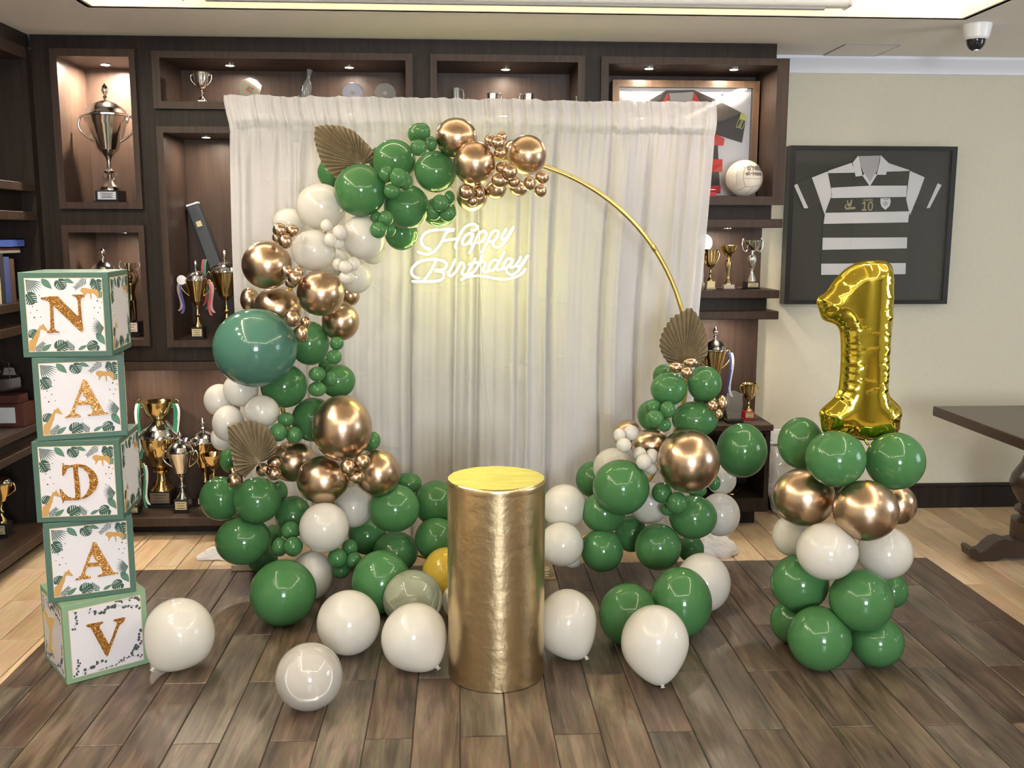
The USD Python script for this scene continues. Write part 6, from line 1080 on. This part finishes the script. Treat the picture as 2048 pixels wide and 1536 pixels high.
for (ltr, bi, lab), (bx0, by0, bz0, th) in zip(BN, DATA['BOXES']):
    th = th
    t = thing('letter_box', lab, 'letter box', (bx0, by0, bz0), th)
    jungle = ltr != 'V'
    part(t, 'card_box', B(-HH, HH, -HH, HH, 0, .2852, .0016), BOXG if jungle else BOXL)
    for sd in range(3):
        fr_ = prism(sbox(pl0 - .0022, pz0 - .0022, pl1 + .0022, pz1 + .0022), -HH - .0008, -HH - .0001); pn = part(t, 'print_panel', side_rot(prism(PANELR, -HH - .0014, -HH - .0009), sd), CARD, smooth=False)
        part(pn, 'gold_edge', side_rot(fr_, sd), CARDGOLD, smooth=False)
        if jungle:
            blk = unary_union([lion, gir])
            part(pn, 'leaf_print', side_rot(prism(dark.difference(blk), -HH - .0018, -HH - .0015), sd), LFD, smooth=False, kind='stuff'); part(pn, 'leaf_print', side_rot(prism(mid.difference(blk), -HH - .0018, -HH - .0015), sd), LFM, smooth=False, kind='stuff')
            part(pn, 'dot_print', side_rot(prism(dots, -HH - .0018, -HH - .0015), sd), INK, smooth=False, kind='stuff')
            part(pn, 'lion_print', side_rot(prism(lion, -HH - .0018, -HH - .0015), sd), ANIM, smooth=False); part(pn, 'giraffe_print', side_rot(prism(gir, -HH - .0018, -HH - .0015), sd), ANIM, smooth=False)
        else:
            part(pn, 'sprig_print', side_rot(prism(euc, -HH - .0018, -HH - .0015), sd), LFG, smooth=False, kind='stuff')
            if sd == 2:
                yl = P(LT['Y']); part(t, 'letter', side_rot(prism(yl, -HH - .003, -HH - .0019), sd), YLET, smooth=False, label='pale gold letter Y on the side')
    g = letterpoly(ltr)
    if bi == 1: g = affinity.translate(g, .0, -.004)
    part(t, 'letter', prism(g, -HH - .0045, -HH - .0019), GLIT, smooth=False, label='gold glitter letter %s' % ltr)

# ---------------------------------------------------------------- foil number one
FY, FO = DATA['FOIL']
def foil():
    pg = P(spline(np.array(FO + [FO[0]]), 3)); c = pg.centroid; step = .0055
    x0, z0, x1, z1 = pg.bounds
    ring = pg.exterior; n = int(ring.length / .006); edge = [ring.interpolate(i * ring.length / n).coords[0] for i in range(n)]
    gx, gz = np.meshgrid(np.arange(x0, x1, step), np.arange(z0, z1, step)); gp = np.stack([gx.ravel(), gz.ravel()], 1); gp += np.random.default_rng(2).uniform(-.001, .001, gp.shape)
    inn = pg.buffer(-.004); gp = np.array([p for p in gp if inn.contains(Point(p))])
    pts = np.vstack([edge, gp]); tri = Delaunay(pts).simplices
    ce_ = pts[tri].mean(1); tri = tri[[pg.contains(Point(p)) for p in ce_]]
    e = np.array([pg.exterior.distance(Point(p)) for p in pts]); s_ = np.array([pg.exterior.project(Point(p)) for p in pts])
    R_ = .072; e2 = np.minimum(e, R_); h = np.sqrt(np.maximum(0, 1 - (1 - e2 / R_) ** 2)) * .066
    h = np.maximum(h - .004, 0) + .0006
    cr = meshkit.noise(np.stack([s_ * 95, s_ * 0, s_ * 0], -1), 3) - .5; cr2 = meshkit.noise(np.stack([s_ * 32, e * 10, s_ * 0], -1), 6) - .5
    fall = np.exp(-((e - .016) / .020) ** 2)
    h = h + fall * (cr * .009 + cr2 * .010)
    # faint creases across the stem
    zz = pts[:, 1]
    for k, (zc, sl, ph) in enumerate(((.28, .3, 0), (.345, -.2, 1), (.43, .1, 2), (.52, .15, .5), (.61, -.1, 3), (.645, .2, 1.5), (.70, .4, 2.2))): h -= .0022 * np.exp(-((zz - z0 - zc * (z1 - z0) - sl * (pts[:, 0] - c.x)) / .0028) ** 2) * np.clip(.5 + .9 * np.sin(pts[:, 0] * 55 + ph * 2), 0, 1) * (e > .010)
    h = h + .007 * (meshkit.noise(np.stack([pts[:, 0] * 26, zz * 5, zz * 0 + 4], -1), 12) - .5) * np.clip(e / .03, 0, 1)
    h = np.maximum(h, .0004)
    m = len(pts); V = np.vstack([np.stack([pts[:, 0], -h, pts[:, 1]], 1), np.stack([pts[:, 0], h * .9, pts[:, 1]], 1)])
    a, b, d = V[tri[:, 0]], V[tri[:, 1]], V[tri[:, 2]]; nrm = np.cross(b - a, d - a)[:, 1]; tri = np.where((nrm > 0)[:, None], tri[:, ::-1], tri)
    ne = len(edge); E_ = []
    for k in range(ne): q = (k + 1) % ne; E_ += [[k, q, q + m], [k, q + m, k + m]]
    return trimesh.Trimesh(V, np.vstack([tri, tri[:, ::-1] + m, np.array(E_)]), process=False), pg, np.array(edge)
fm, fpg, fedge = foil()
f1 = thing('foil_number_balloon', 'shiny gold foil balloon shaped as a figure 1 on top of the column', 'foil balloon', (0, FY, 0))
part(f1, 'foil_skin', fm, FOILG, smooth=True)
part(f1, 'seam_flange', prism(fpg.buffer(.0045).difference(fpg.buffer(-.001)), -.0006, .0006), FOILG)
lowp = fedge[np.argmin(fedge[:, 1])]
part(f1, 'inflation_tail', tube(spline([(lowp[0], 0, lowp[1] + .002), (lowp[0] + .004, -.004, lowp[1] - .012), (lowp[0] + .010, -.008, lowp[1] - .018)], 5), .005, 8), FOILG, smooth=60)
